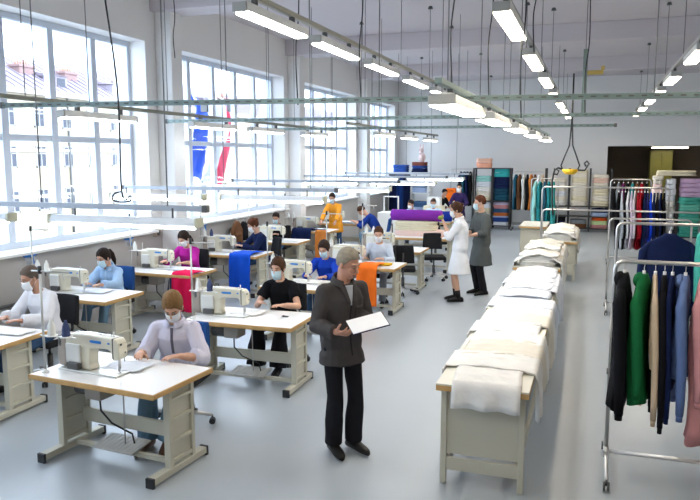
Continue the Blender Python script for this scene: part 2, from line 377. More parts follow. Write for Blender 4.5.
MB().box((.14, 0, .62), (.22, .05, .06)).box((.24, 0, .68), (.05, .06, .06)).build('bracket', gold_m, st, bevel=.005)
# low rails and task lights over the sewing desks
LOW = [(5.55, -7.0, -3.3), (9.3, -7.0, -3.4), (12.7, -6.9, -3.4), (16.3, -6.9, -3.2), (19.6, -6.9, -3.2)]
nm = ['nearest low rail', 'second low rail', 'third low rail', 'fourth low rail', 'farthest low rail']
for (y, a, b_), q in zip(LOW, nm):
    t = cross_rail((a, y, 2.03), (b_, y + .05, 2.03), 'pale round %s crossing above the sewing desks' % q, railwhite_m, .05, False)
    for x in (a + .8, (a + b_) / 2, b_ - .4):
        rod(x, y + .02, 2.05, 4.93 if min(abs(y - k) for k in (5.2, 10.72, 16.25, 21.7)) < .3 else ZC, False, 'thin rod hanging a low rail above the sewing desks')
def task():
    t = thing('task_light', 'x', 'lamp'); L = 1.62
    MB().prism([(-.07, -.02), (.07, -.02), (.045, .045), (-.045, .045)], -L / 2, L / 2).build('housing', mat('task_lamp_white', (.74, .77, .80), .4), t, bevel=.006)
    MB().tube([(0, -L / 2 + .03, -.035), (0, L / 2 - .03, -.035)], .022, 10).build('tube', tubec_m, t)
    for s in (-1, 1):
        MB().box((0, s * (L / 2 + .015), .008), (.13, .03, .09)).build('end_cap', mat('lamp_end_cream', (.55, .55, .42), .5), t, bevel=.01)
        MB().tube([(0, s * .55, .045), (0.0, s * .55, .135)], .009, 8).build('clamp', dgrey_m, t)
    return t
TL = task(); TASKS = [(-6.3, 5.5, 'above the white-shirted woman near left edge'), (-4.2, 5.57, 'nearest the striped-shirt woman, long bright one'), (-6.3, 9.2, 'beside the first window pillar'), (-4.4, 9.3, 'above the woman in blue top'),
         (-6.5, 12.7, 'below the flags, left end of the third low rail'), (-4.4, 12.73, 'on right end of the third low rail'), (-6.2, 16.3, 'on left end of the fourth low rail'), (-4.3, 16.33, 'on right end of the fourth low rail'), (-6.1, 19.6, 'on left end of the farthest low rail'), (-4.2, 19.62, 'on right end of the farthest low rail')]
for i, (x, y, d) in enumerate(TASKS):
    lab = 'white task light with glowing tube ' + d
    if i == 0: TL.location = (x, y, 1.895); TL.rotation_euler = (0, 0, R(90)); TL['label'] = lab; TL['group'] = 'task lights over the desks'
    else: dup(TL, (x, y, 1.895), R(90), lab, 'task lights over the desks')
# dark power cables
def cable(label, pts, r=.011, m=black_m, name='power_cable'):
    pts = [V(p) for p in pts]; base = pts[-1]; out = []
    for i in range(len(pts) - 1):
        for k in range(6):
            a = k / 6.; p0 = pts[max(i - 1, 0)]; p1 = pts[i]; p2 = pts[i + 1]; p3 = pts[min(i + 2, len(pts) - 1)]
            out.append(.5 * ((2 * p1) + (p2 - p0) * a + (2 * p0 - 5 * p1 + 4 * p2 - p3) * a * a + (-p0 + 3 * p1 - 3 * p2 + p3) * a ** 3) - base)
    out.append(V((0, 0, 0)))
    return tag(MB().tube(out, r, 6).build(name, m, None, base), label, 'cable')
c0 = px(122, 198, -4.0)
cable('black power cable dropping from ceiling to the nearest low rail, ending in a loop', [(c0.x - .15, c0.y, 5.31), (c0.x - .12, c0.y, 4.2), (c0.x, c0.y, 3.1), c0 + V((0, 0, .06)), c0 + V((.09, 0, .02)), c0 + V((.07, 0, -.03)), c0 + V((-.08, 0, -.03)), c0 + V((-.09, 0, .03)), c0 + V((0, 0, .06))], .008)
for u, vt, vb, y, lab in ((175, 0, 58, 9.6, 'dark cable in front of the first pillar'), (298, 0, 105, 7.3, 'dark double cable dropping to the nearest cross rail'), (361, 0, 100, 7.5, 'dark cable dropping behind the second lamp of the left row'), (452, 4, 88, 6.9, 'thin cable holding the nearest wide reflector lamp'), (489, 0, 100, 7.6, 'dark cable dropping right of the nearest reflector lamp'), (521, 0, 118, 7.7, 'dark cable near the second high central lamp'), (534, 0, 52, 8.6, 'short dark cable behind the nearest high central lamp'), (585, 80, 113, 10.8, 'cable beside the perforated strut')):
    b1 = py(u, vb, y); top = 5.31
    cable(lab, [(b1.x - .02, y, top), (b1.x + .02, y, (top + b1.z) / 2), (b1.x - .02, y, (top + 3 * b1.z) / 4), b1], .008)
# yellow tool hanger over the far white tables
yh = py(570, 171, 13.2)
t = thing('hose_hanger', 'yellow bowl-shaped tool balancer hanging on two black cables over white garments', 'tool hanger', yh)
MB().lathe([(.02, -.12), (.18, -.10), (.27, -.02), (.29, .05), (.27, .06), (.10, .03), (.01, .03)], n=24).build('bowl', yellow_m, t)
for s in (-1, 1): MB().tube([(s * .27, 0, .05), (s * .33, 0, .18), (s * .22, 0, .45), (s * .06, 0, .82), (s * .01, 0, 1.55), (0, 0, 3.1)], .028, 6).build('suspension_cable', black_m, t)
MB().tube([(-.3, 0, .06), (-.42, .02, .1), (-.55, 0, .03), (-.6, 0, -.1), (-.45, 0, -.12), (-.4, 0, 0), (-.55, .02, .08), (-.62, 0, -.3), (-.6, 0, -1.0), (-.55, 0, -1.45)], .034, 6).build('hose', black_m, t)
MB().tube([(.55, 0, .15), (.5, 0, .25), (.58, 0, .32), (.66, 0, .24), (.6, 0, .15), (.52, 0, .02), (.28, 0, .03)], .032, 6).build('hose_loop', black_m, t)

t.scale = (.48, .48, .55)
# ================================================================== FURNITURE
def sewing_table(label, cx, cy, rz, W=1.27, D=.76, boxes=True):
    t = thing('sewing_table', label, 'table', (cx, cy, 0), rz); w, d = W / 2, D / 2
    top = MB().b2((-w + .012, -d + .012, .712), (w - .012, d - .012, .75)).build('tabletop', lammat, t)
    m = MB(); m.b2((-w, -d, .71), (w, -d + .014, .749)); m.b2((-w, d - .014, .71), (w, d, .749)); m.b2((-w, -d + .014, .71), (-w + .014, d - .014, .749)); m.b2((w - .014, -d + .014, .71), (w, d - .014, .749))
    m.build('edge_band', wood_m, top, bevel=.003)
    MB().b2((-w + .03, -d + .03, .695), (w - .03, d - .03, .712)).build('subtop', wood_m, top)
    for s in (-1, 1):
        x = s * (w - .075); m = MB()
        for yy in (-.13, .15): m.b2((x - .03, yy - .02, .06), (x + .03, yy + .02, .70))
        m.b2((x - .008, -.11, .10), (x + .008, .13, .70))
        for z in (.10, .26, .44, .60): m.b2((x - .028, -.11, z), (x + .028, .13, z + .03))
        m.build('leg', steel_m, t, bevel=.003)
        fo = MB().b2((x - .035, -d + .02, .02), (x + .035, d - .06, .075)).build('foot', steel_m, t, bevel=.004)
        MB().b2((x - .038, -d + .005, .0), (x + .038, -d + .03, .08)).build('foot_cap', black_m, fo, bevel=.004)
        MB().b2((x - .038, d - .07, .0), (x + .038, d - .045, .08)).build('foot_cap', black_m, fo, bevel=.004)
    MB().b2((-w + .15, .03, .24), (w - .15, .06, .36)).build('crossbeam', steel_m, t, bevel=.003)
    MB().b2((-w + .15, -.06, .06), (w - .15, -.02, .10)).build('lower_rail', steel_m, t, bevel=.003)
    q = MB(); q.box((-.02, -.02, .125), (.42, .24, .015), rot=rotm(R(8)))
    for i in range(9): q.box((-.2 + i * .045, -.02, .134), (.012, .2, .004), rot=rotm(R(8)))
    q.build('treadle', mat('treadle_grey', (.42, .41, .38), .5), t, bevel=.003)
    if boxes:
        MB().box((-.18, -.06, .60), (.17, .2, .15)).build('control_box', grey_m, t, bevel=.01)
        MB().cyl((-.47, .0, .57), (-.30, .0, .57), .075, 18).cyl((-.30, .0, .57), (-.27, .0, .57), .04, 14).box((-.38, 0, .67), (.1, .1, .05)).build('motor', dgrey_m, t, bevel=.005)
        MB().tube([(-.18, -.08, .56), (-.19, -.06, .40), (-.1, -.04, .3), (.08, 0, .22), (.1, 0, .14)], .008, 6).build('cable', black_m, t)
        MB().cyl((.0, 0, .69), (.02, -.02, .13), .006, 6).build('pitman_rod', chrome_m, t)
    return t
def machine(label, x, y, rz, z=.75, dark=False):
    t = thing('sewing_machine', label, 'sewing machine', (x, y, z), rz); t.scale = (1.2, 1.08, 1.03)
    MB().b2((-.25, -.09, 0), (.27, .09, .014)).build('bed', mat('bed_metal', (.60, .60, .56), .3, metal=.3), t, bevel=.004)
    out = [(-.20, .014), (-.215, .12), (-.205, .25), (-.16, .295), (-.05, .305), (.16, .30), (.235, .295), (.262, .26), (.265, .15), (.25, .125), (.205, .12), (.195, .19), (.17, .205), (.045, .20), (.015, .18), (.005, .06), (.02, .014)]
    MB().prism(out, -.052, .052).build('arm', cream_m, t, bevel=.014, seg=3)
    hw = MB(); hw.lathe([(.02, 0), (.064, .004), (.07, .014), (.064, .026), (.03, .03), (.012, .045)], n=24)
    hw.v = [(-.235 - p[2], p[0], p[1] + .22) for p in hw.v]; hw.build('hand_wheel', dgrey_m if dark else mat('wheel_dark', (.12, .12, .12), .4), t)
    bc = MB(); bc.prism([(-.27, .02), (-.285, .12), (-.27, .25), (-.235, .285), (-.20, .28), (-.20, .02)], -.058, .058); bc.build('belt_cover', mat('taupe_cover', (.36, .31, .27), .5), t, bevel=.02, seg=3)
    MB().b2((-.19, -.075, .06), (-.06, -.05, .22)).build('side_cover', mat('cover_white', (.72, .72, .69), .4), t, bevel=.012, seg=3)
    MB().b2((-.16, -.10, .016), (-.06, -.05, .075)).build('oil_box', dgrey_m, t, bevel=.008)
    for k in (0, 1):
        q = MB(); yy = -.0535 if k == 0 else .0535
        q.box((.075, yy, .255), (.085, .003, .022)); 
        for i, (dx, hgt) in enumerate(((-.055, .016), (.13, .012))): q.box((.075 + dx * .84, yy, .255), (.018, .003, hgt))
        q.build('blue_badge', blue_m, t)
    q = MB().b2((.214, -.054, .135), (.222, .054, .297)); q.cyl((.262, -.02, .25), (.268, -.02, .25), .008, 10); q.cyl((.262, .02, .18), (.268, .02, .18), .006, 10); q.build('face_seam', dgrey_m, t)
    q = MB()
    for xx in (-.12, -.02, .08, .17): q.cyl((xx, 0, .29), (xx, 0, .311), .008, 10)
    q.cyl((.15, .054, .24), (.15, .085, .24), .022, 14); q.cyl((.19, 0, .29), (.19, 0, .34), .004, 8); q.box((.03, 0, .303), (.34, .006, .006)); q.build('screws', chrome_m, t)
    q = MB().cyl((.235, 0, .05), (.235, 0, .13), .007, 10).cyl((.235, 0, .012), (.235, 0, .06), .0025, 8); q.box((.235, -.01, .022), (.016, .05, .006)); q.cyl((.222, 0, .02), (.222, 0, .13), .005, 8); q.cyl((.25, .03, .1), (.25, .03, .16), .004, 6); q.build('needle_bar', chrome_m, t)
    return t
def stand(label, x, y, rz, z=.75, cones=(0, 1), h=.87):
    t = thing('thread_stand', label, 'thread stand', (x, y, z), rz)
    MB().lathe([(.03, 0), (.03, .015), (.012, .02), (.009, .03)], n=14).build('base', white_m, t)
    MB().cyl((0, 0, .01), (0, 0, h), .0095, 10).build('pole', mat('pole_grey', (.50, .50, .48), .35, metal=.5), t)
    MB().box((.14, 0, .31), (.34, .02, .008)).lathe([(.05, .312), (.05, .318)], (.08, 0, 0)).lathe([(.05, .312), (.05, .318)], (.22, 0, 0)).cyl((.08, 0, .31), (.08, 0, .44), .005, 8).cyl((.22, 0, .31), (.22, 0, .44), .005, 8).build('spool_tray', white_m, t)
    q = MB().tube([(-.08, 0, h - .03), (.28, 0, h - .03)], .007, 8); 
    for xx in (.08, .22): q.tube([(xx, 0, h - .03), (xx, 0, h - .06), (xx + .012, 0, h - .075), (xx, 0, h - .085)], .003, 6)
    q.build('guide_arm', mat('pole_grey', (0, 0, 0)), t); MB().cyl((0, 0, h - .05), (0, 0, h + .01), .016, 10).build('clamp', black_m, t)
    return t
def cone_of_thread(label, p, m, group='thread cones on the stands', tipm=None):
    o = MB().lathe([(.03, 0), (.034, .004), (.034, .012), (.030, .016), (.032, .05), (.026, .085), (.012, .115), (.011, .13), (.006, .13)], n=18).build('thread_cone', m, None, p)
    return tag(o, label, 'thread cone', group)
# office chair prototype
def chair(label, cx, cy, rz, seatm, backm, z=.5):
    t = thing('office_chair', label, 'chair', (cx, cy, 0), rz)
    m = MB(); m.box((0, 0, z - .04), (.46, .45, .07)); m.build('seat', seatm, t, bevel=.03, seg=4)
    g = []
    for i in range(9):
        a = i / 8; g.append([V(((-.2 + .4 * j / 8) * (1 - .12 * a * a), .22 + .04 * (1 - ((j - 4) / 4) ** 2) + .05 * a, z + .10 + .33 * a)) for j in range(9)])
    MB().sheet(g, .05).build('backrest', backm, t, bevel=.01)
    MB().tube([(0, .1, z - .06), (0, .3, z - .06), (0, .34, z + .02), (0, .33, z + .3)], .018, 8).build('back_support', black_m, t)
    MB().cyl((0, 0, .12), (0, 0, .3), .03, 14).cyl((0, 0, .3), (0, 0, z - .07), .016, 12).build('gas_lift', dgrey_m, t)
    for k in range(5):
        a = 2 * pi * k / 5 + .3; d = V((cos(a), sin(a), 0))
        MB().tube([(0, 0, .12), d * .15 + V((0, 0, .115)), d * .29 + V((0, 0, .085))], [.026, .022, .016], 8).build('base_arm', chrome_m, t)
        s_ = d.cross(V((0, 0, 1))); c = d * .29
        q = MB().cyl(c + s_ * .006 + V((0, 0, .03)), c + s_ * .026 + V((0, 0, .03)), .03, 14).cyl(c - s_ * .026 + V((0, 0, .03)), c - s_ * .006 + V((0, 0, .03)), .03, 14).cyl(c + V((0, 0, .04)), c + V((0, 0, .085)), .009, 8)
        q.build('caster', black_m, t)
    return t
def folded(n, sx, sy, h, mats, seed=0, jit=.01):   # a stack of folded cloth pieces, one mesh
    rnd = random.Random(seed); m = MB(); lh = h / n
    for i in range(n):
        z = i * lh; ax = sx / 2 - rnd.random() * jit * 2; ay = sy / 2 - rnd.random() * jit * 2; ox = (rnd.random() - .5) * jit; oy = (rnd.random() - .5) * jit
        rs = []
        for (kz, ks) in ((.02, .965), (.18, .995), (.5, 1.0), (.82, .995), (.99, .965)):
            ring = []
            for j in range(28):
                a = 2 * pi * j / 28; cx, cy = cos(a), sin(a); f = (abs(cx) ** 6 + abs(cy) ** 6) ** (-1 / 6.)
                wv = .004 * sin(a * 5 + i * 2 + seed)
                ring.append(V((ox + cx * f * ax * ks + wv, oy + cy * f * ay * ks + wv, z + kz * lh + .12 * lh * sin(a * 3 + seed + i) * (kz > .3))))
            rs.append(ring)
        m.rings(rs, i % len(mats))
    return m
wf = cloth('white_linen', (.76, .75, .73)); wf2 = cloth('ivory', (.70, .66, .58)); wf3 = cloth('bluish_white', (.70, .73, .79)); crm = cloth('cream', (.70, .64, .48))
orange_c = cloth('orange', (.85, .17, .02)); blue_c = cloth('royal_blue', (.01, .08, .55)); red_c = cloth('crimson', (.65, .01, .07)); purple_c = cloth('purple', (.20, .03, .33))
black_c = cloth('black', (.008, .008, .010)); navy_c = cloth('navy', (.010, .018, .065)); green_c = cloth('green', (.012, .14, .045)); tan_c = cloth('tan', (.60, .46, .32))
denim_c = cloth('denim', (.07, .15, .30)); pink_c = cloth('dusty_pink', (.60, .27, .27)); lilac_c = cloth('lilac', (.56, .48, .60)); slate_c = cloth('slate_blue', (.12, .18, .36))
teal_c = cloth('teal', (.02, .20, .22)); mint_c = cloth('mint', (.30, .62, .58)); peach_c = cloth('peach', (.78, .38, .26)); emer_c = cloth('sea_green', (.06, .36, .29)); brown_c = cloth('brown', (.13, .06, .03)); dred_c = cloth('dark_red', (.30, .01, .02))
petrol_c = cloth('petrol', (.02, .09, .14)); rose_c = cloth('rose', (.55, .25, .26)); bblue_c = cloth('bright_blue', (.01, .05, .55)); grey_c = cloth('mid_grey', (.20, .22, .24)); lime_c = cloth('pale_green', (.45, .60, .32)); palb_c = cloth('pale_blue', (.40, .50, .72))
def drape(name, label, cat, prof, width, origin, rz, m, th=.008, wr=.006, seed=0, group=None, taper=0, sag=0, n=12):
    """prof: list of (run, height); swept across width; origin at run=0"""
    rnd = seed * 1.7; g = []; P = [V((a, 0, b_)) for a, b_ in prof]; pts = []
    for i in range(len(P) - 1):
        L = (P[i + 1] - P[i]).length; k = max(1, int(L / .03))
        for q in range(k): pts.append(P[i].lerp(P[i + 1], q / k))
    pts.append(P[-1]); N = len(pts)
    for i, p in enumerate(pts):
        row = []; hang = max(0., -p.z)
        for j in range(n + 1):
            b2 = (j / n - .5) * width * (1 - taper * hang)
            k = noise.noise(V((p.x * 5 + rnd, b2 * 7, p.z * 4))) + .5 * noise.noise(V((p.x * 11, b2 * 16 + rnd, 3)))
            f = min(1, hang * 6); fold = sin(b2 * 28 + rnd + hang * 2) * .02 * f
            row.append(V((p.x + fold + k * wr * f, b2 + .012 * sin(p.x * 9 + rnd), p.z + (1 - f) * (abs(k) * wr) + sag * hang * cos(b2 * 6 + rnd))))
        g.append(row)
    o = MB().sheet(g, th).build(name, m, None, origin, rz)
    return tag(o, label, cat, group)

# ================================================================== PEOPLE
def ik(a, c, l1, l2, pole):
    d = c - a; L = d.length; mx_ = (l1 + l2) * .995
    if L > mx_: c = a + d * (mx_ / L); d = c - a; L = mx_
    dn = d / L; k = (l1 * l1 - l2 * l2 + L * L) / (2 * L); h = math.sqrt(max(l1 * l1 - k * k, 0)); pl = pole - dn * pole.dot(dn)
    return a + dn * k + pl.normalized() * h, c
def hand(mb, w, d, nrm, s, curl=.35, k=1.0, lod=1):
    d = d.normalized(); nrm = (nrm - d * nrm.dot(d)).normalized(); lat = nrm.cross(d) * s
    def ring(c, a, b_): return [c + lat * a * cos(2 * pi * q / 12) + nrm * b_ * sin(2 * pi * q / 12) for q in range(12)]
    mb.rings([ring(w - d * .02 * k, .024 * k, .020 * k), ring(w + d * .015 * k, .029 * k, .019 * k), ring(w + d * .05 * k, .039 * k, .017 * k), ring(w + d * .088 * k, .040 * k, .013 * k), ring(w + d * .096 * k, .036 * k, .009 * k)])
    for i, L in enumerate((.068, .077, .071, .056)):
        off = (1.5 - i) * .0205; p = w + (d * (.085 - .006 * abs(i - 1)) + lat * off) * k; dd = (d + lat * off * 2.2).normalized(); r = .0096 * k
        for q, fr in enumerate((.45, .32, .23)):
            ang = curl * (.45 + q * .5); cd = (dd * cos(ang) + nrm * sin(ang)).normalized(); e = p + cd * L * fr * k
            mb.cap_cone(p, e, r, r * .9, 8); p = e; r *= .9; dd = cd
    p = w + (d * .028 + lat * .026 + nrm * .004) * k; dd = (d * .72 + lat * .66 + nrm * .25).normalized()
    for q, L in enumerate((.038, .03, .024)):
        e = p + dd * L * k; mb.cap_cone(p, e, (.0125 - .0012 * q) * k, (.0112 - .0012 * q) * k, 8); p = e; dd = (dd + nrm * .18 * (1 + curl) + d * .2).normalized()
SKIN = {}
def skin(n, c): return mat('skin_' + n, c, .5, var=.06, vscale=20, spec=.35)
sk_l = skin('light', (.62, .36, .25)); sk_m = skin('medium', (.50, .27, .18)); sk_r = skin('ruddy', (.55, .28, .19))
def hairm(n, c): return mat('hair_' + n, c, .65, bump=(60, .4), var=.3, vscale=30, spec=.12)
h_dark = hairm('dark', (.022, .013, .010)); h_brown = hairm('brown', (.06, .028, .015)); h_blond = hairm('dark_blond', (.20, .11, .045)); h_grey = hairm('grey', (.30, .26, .20)); h_red = hairm('auburn', (.09, .03, .015)); h_black = hairm('black', (.010, .009, .010)); h_gb = hairm('greyish_brown', (.10, .075, .06))
mask_w = mat('mask_white', (.78, .80, .83), .7); mask_b = mat('mask_blue', (.52, .70, .78), .7)
eye_w = mat('eye_white', (.35, .32, .30), .3); eye_d = mat('eye_dark', (.03, .02, .015), .2)
def person(label, loc, rz, pel, neck, head, hr, hands, feet, top, bottom, shoe_m, hair, mask, sk=sk_l, S_=1.0, fem=True, voxel=.009, sleeve='long', hem=None, sleeve_r=0, hem_w=0, elbow=None, knee=None, palm=None, curl=.4, twist=0, loose=.014, extras=None, skirt=False, hdir=None, tights=None, grp=None, knees_out=0, nobottom=False, leg_w=0):
    loc = V(loc); rz = R(rz); Rz = Matrix.Rotation(-rz, 3, 'Z')
    def L(p): return Rz @ (V(p) - loc)
    pel = V(pel); neck = V(neck); head = V(head); sx = V((1, 0, 0)); tw = Matrix.Rotation(R(twist), 3, 'Z') @ sx
    shw = (.155 if fem else .168) * S_; hw = .088 * S_
    up = (neck - pel).normalized()
    def sec(c, lat, tan, a, b_, n=20, pw=2.3):
        bk = tan.cross(lat).normalized(); out = []
        for j in range(n):
            an = 2 * pi * j / n; cx, cy = cos(an), sin(an); f = (abs(cx) ** pw + abs(cy) ** pw) ** (-1 / pw)
            out.append(c + lat * cx * f * a + bk * cy * f * b_)
        return out
    if fem: W = [(.0, .150, .105), (.12, .165, .118), (.38, .130, .098), (.62, .145, .112), (.80, .152, .108), (.91, .115, .082), (.97, .07, .065), (1.02, .056, .055)]
    else: W = [(.0, .145, .11), (.12, .160, .118), (.38, .155, .115), (.62, .170, .125), (.80, .182, .118), (.91, .135, .092), (.97, .085, .075), (1.02, .066, .064)]
    spine = []; L0 = pel - V((0, 0, .05)) * S_
    bow = (V((0, 1, 0)) - up * up.y).normalized() * .035
    for (t_, a, b_) in W:
        c = L0.lerp(neck, t_) + bow * sin(pi * t_); lat = sx.lerp(tw, t_).normalized(); spine.append((c, lat, a * S_, b_ * S_))
    def torso(mb, off, t0=0, t1=8, pre=()):
        rs = list(pre); 
        for i in range(t0, t1):
            c, lat, a, b_ = spine[i]; tan = (spine[min(i + 1, 7)][0] - spine[max(i - 1, 0)][0]).normalized(); lt = (lat - tan * lat.dot(tan)).normalized()
            rs.append(sec(c, lt, tan, a + off, b_ + off))
        mb.rings(rs)
    B = MB(); torso(B, 0)
    sh = {}; el = {}; wr = {}; hip = {}; kn = {}; an_ = {}
    shc = L0.lerp(neck, .885) + bow * .2
    ua, fa, th_, sn = .285 * S_, .25 * S_, .42 * S_, .42 * S_
    for s in (-1, 1):
        sh[s] = shc + tw * s * shw; tgt = L(hands[s]) if isinstance(hands[s], V) else V(hands[s])
        pole = V(elbow[s]) if elbow else V((s * .7, .35, -.8)); el[s], wr[s] = ik(sh[s], tgt, ua, fa, pole)
        hip[s] = pel + V((s * hw, 0, -.02)); ft = V(feet[s]); kp = V(knee[s]) if knee else V((s * .12 + knees_out * s, -1, .35)); kn[s], an_[s] = ik(hip[s], ft + V((0, 0, .085)), th_, sn, kp)
        B.cap_cone(spine[5][0] + tw * s * .05, sh[s], .055 * S_, .046 * S_); B.cap_cone(sh[s], el[s], .050 * S_, .038 * S_); B.cap_cone(el[s], wr[s].lerp(el[s], .3), .040 * S_, .036 * S_); B.cap_cone(el[s].lerp(wr[s], .6), wr[s], .034 * S_, .025 * S_)
        hd = (wr[s] - el[s]).normalized()
        if hdir and hdir.get(s): hd = (hd * .3 + V(hdir[s]).normalized()).normalized()
        pn = V(palm[s]) if palm else V((0, 0, -1))
        hand(B, wr[s], hd, pn, s, curl, S_ * (.94 if fem else 1.04))
        B.cap_cone(hip[s], kn[s], .083 * S_, .056 * S_); B.cap_cone(kn[s], kn[s].lerp(an_[s], .35), .055 * S_, .054 * S_); B.cap_cone(kn[s].lerp(an_[s], .35), an_[s], .054 * S_, .036 * S_)
        fd = V((s * .12, -1, 0)).normalized(); B.cap_cone(an_[s] - V((0, 0, .03)), an_[s] + fd * .11 * S_ - V((0, 0, .052)), .030, .020)
    Hm = rotm(R(hr[0]), R(hr[2] if len(hr) > 2 else 0), R(hr[1])); k = 1.02 * S_
    Hm = Matrix.Rotation(R(hr[1]), 3, 'Z') @ Matrix.Rotation(R(hr[0]), 3, 'X') @ Matrix.Rotation(R(hr[2] if len(hr) > 2 else 0), 3, 'Y')
    def hp(x, y, z): return head + Hm @ V((x * k, y * k, z * k))
    B.ell(hp(0, .012, .025), (.074 * k, .094 * k, .096 * k), Hm, 20, 14); B.ell(hp(0, -.022, -.035), (.058 * k, .068 * k, .078 * k), Hm, 18, 12)
    B.ell(hp(0, -.052, -.088), (.030 * k, .028 * k, .024 * k), Hm, 12, 8); B.ell(hp(0, -.074, .028), (.05 * k, .018 * k, .012 * k), Hm, 12, 8)
    B.cap_cone(hp(0, -.088, .012), hp(0, -.108, -.022), .008 * k, .0125 * k, 8); B.ell(hp(0, -.088, -.058), (.024 * k, .010 * k, .009 * k), Hm, 10, 6)
    for s in (-1, 1): B.ell(hp(s * .075, .006, -.008), (.010 * k, .019 * k, .030 * k), Hm, 10, 8); B.ell(hp(s * .036, -.062, -.022), (.020 * k, .02 * k, .02 * k), Hm, 10, 6)
    B.cap_cone(neck - up * .03, hp(0, .018, -.06), .056 * S_ * (1 if fem else 1.1), .052 * S_ * (1 if fem else 1.1))
    bm_ = remesh(B, voxel * .8, 2, .5, mats=sk, name='person'); O = obj_from(bm_, 'person'); O.location = loc; O.rotation_euler = (0, 0, rz); tag(O, label, 'person', grp)
    sd = len(label) % 11
    if nobottom:
        for s in (-1, 1): MB().tube([an_[s] + V((0, 0, -.03)), an_[s] + (kn[s] - an_[s]) * .3], [.042 * S_, .047 * S_], 12).build('sock', shoe_m, O)
    # upper garment
    T = MB(); pre = []
    if hem is not None:
        hz, ha, hb = hem
        for q in (1.0, .66, .33):
            z = L0.z + (hz - L0.z) * q; c = V((pel.x, pel.y + .0, z)); pre.append(sec(c, sx, V((0, 0, 1)), (W[1][1] * S_ + loose) * (1 - q) + ha * q, (W[1][2] * S_ + loose) * (1 - q) + hb * q))
    torso(T, loose, 0, 8, pre)
    lo = loose * .8
    for s in (-1, 1):
        T.cap_cone(spine[5][0] + tw * s * .05, sh[s], .060 * S_ + lo * .3, .050 * S_ + lo * .8)
        if sleeve == 'short':
            e = sh[s].lerp(el[s], .62); T.tube([sh[s], sh[s].lerp(e, .5), e], [.055 * S_ + lo, .056 * S_ + lo, .055 * S_ + lo * 1.4], 14)
        else:
            T.cap_cone(sh[s], el[s], .053 * S_ + lo, .044 * S_ + lo + sleeve_r * .5)
            fr = .42 if sleeve == 'elbow' else .93; e = el[s].lerp(wr[s], fr)
            T.tube([el[s], el[s].lerp(e, .5), e], [.044 * S_ + lo + sleeve_r * .5, .041 * S_ + lo + sleeve_r, (.036 if fr > .8 else .044) * S_ + lo + sleeve_r], 14)
    tme = remesh(T, voxel, 3, .5, (.012 if voxel < .009 else .009) if voxel < .012 else .006, 9, sd, top, 'shirt'); TO = obj_from(tme, 'top_garment', O)
    bvh = BVHTree.FromPolygons([v.co for v in tme.vertices], [p.vertices for p in tme.polygons])
    if not nobottom:
        Q = MB(); rs = []
        for i in range(0, 3):
            c, lat, a, b_ = spine[i]; tan = (spine[i + 1][0] - spine[i][0]).normalized(); rs.append(sec(c, (lat - tan * lat.dot(tan)).normalized(), tan, a + .008, b_ + .008))
        Q.rings(rs)
        for s in (-1, 1):
            Q.cap_cone(hip[s], kn[s], .086 * S_, .068 * S_); e = kn[s].lerp(an_[s], .995); Q.tube([kn[s], kn[s].lerp(e, .5), e], [.068 * S_, (.064 + leg_w) * S_, (.062 + leg_w) * S_], 16); Q.ell(kn[s], (.067 * S_,) * 3, None, 14, 10)
        obj_from(remesh(Q, voxel, 3, .5, .008, 8, sd + 3, bottom, 'trousers'), 'trousers', O)
    for s in (-1, 1):
        fd = V((s * .14, -1, 0)).normalized(); a = an_[s]; base = V((a.x, a.y, 0)) + V((0, 0, max(0, a.z - .085))); M_ = MB(); sd_ = fd.cross(V((0, 0, 1))); rs = []
        for (q, wd, z1) in ((-.085, .026, .06), (-.065, .038, .085), (0, .043, .10), (.06, .045, .085), (.12, .048, .066), (.17, .040, .05), (.20, .020, .034)):
            c = base + fd * q * S_; rs.append([c + sd_ * wd * cos(2 * pi * j / 14) + V((0, 0, z1 / 2 + .004 + z1 / 2 * sin(2 * pi * j / 14))) for j in range(14)])
        M_.rings(rs); so = M_.build('shoe', shoe_m, O)
    # hair
    hs, hm = hair
    def mk(d):
        f = -d.y; tbl = {'short': ((-1, -.65), (-.1, -.55), (.15, -.38), (.45, -.05), (.7, .36), (1, .50)), 'long': ((-1, -.75), (-.1, -.7), (.12, -.35), (.42, .28), (.7, .48), (1, .55)), 'tied': ((-1, -.85), (-.1, -.78), (.3, -.6), (.55, -.3), (.78, .26), (1, .50))}[hs if hs in ('short', 'long') else 'tied']
        lim = tbl[-1][1]
        for (a, la), (b2, lb) in zip(tbl[:-1], tbl[1:]):
            if f <= b2: lim = la + (lb - la) * max(0, (f - a)) / (b2 - a); break
        m_ = max(0, min(1, (d.z - lim + .05) / .1)); m_ = m_ * m_ * (3 - 2 * m_)
        th = {'short': .095, 'long': .2, 'tied': .15}[hs if hs in ('short', 'long') else 'tied'] + (.03 if d.z > .3 and hs == 'short' else 0)
        st_ = .022 * sin(math.atan2(d.x - .25, d.z + .3) * 22 + d.y * 6) + .03 * noise.noise(d * 4)
        return .86 + (.14 + th + st_) * m_
    hb = MB(); hb.ell(hp(0, .014, .026), (.074 * k, .094 * k, .098 * k), Hm, 56, 36, fn=mk)
    if hs == 'long':
        for s in (-1, 1): hb.tube([hp(s * .075, .03, 0), hp(s * .082, .03, -.06), hp(s * .078, .035, -.13)], [.03 * k, .032 * k, .014 * k], 10)
        hb.tube([hp(0, .08, -.02), hp(0, .085, -.1), hp(0, .08, -.17)], [.06 * k, .06 * k, .02 * k], 12)
    if hs == 'ponytail': hb.tube([hp(0, .09, .04), hp(0, .13, .035), hp(0, .145, -.03), hp(.01, .135, -.12), hp(.015, .12, -.19)], [.022, .03, .036, .030, .008], 10)
    if hs == 'lowtail': hb.tube([hp(0, .08, -.04), hp(0, .115, -.07), hp(.02, .11, -.14), hp(.04, .09, -.2)], [.035, .034, .028, .01], 10)
    if hs == 'bun': hb.ell(hp(0, .105, .06), (.04, .036, .04), Hm, 14, 10)
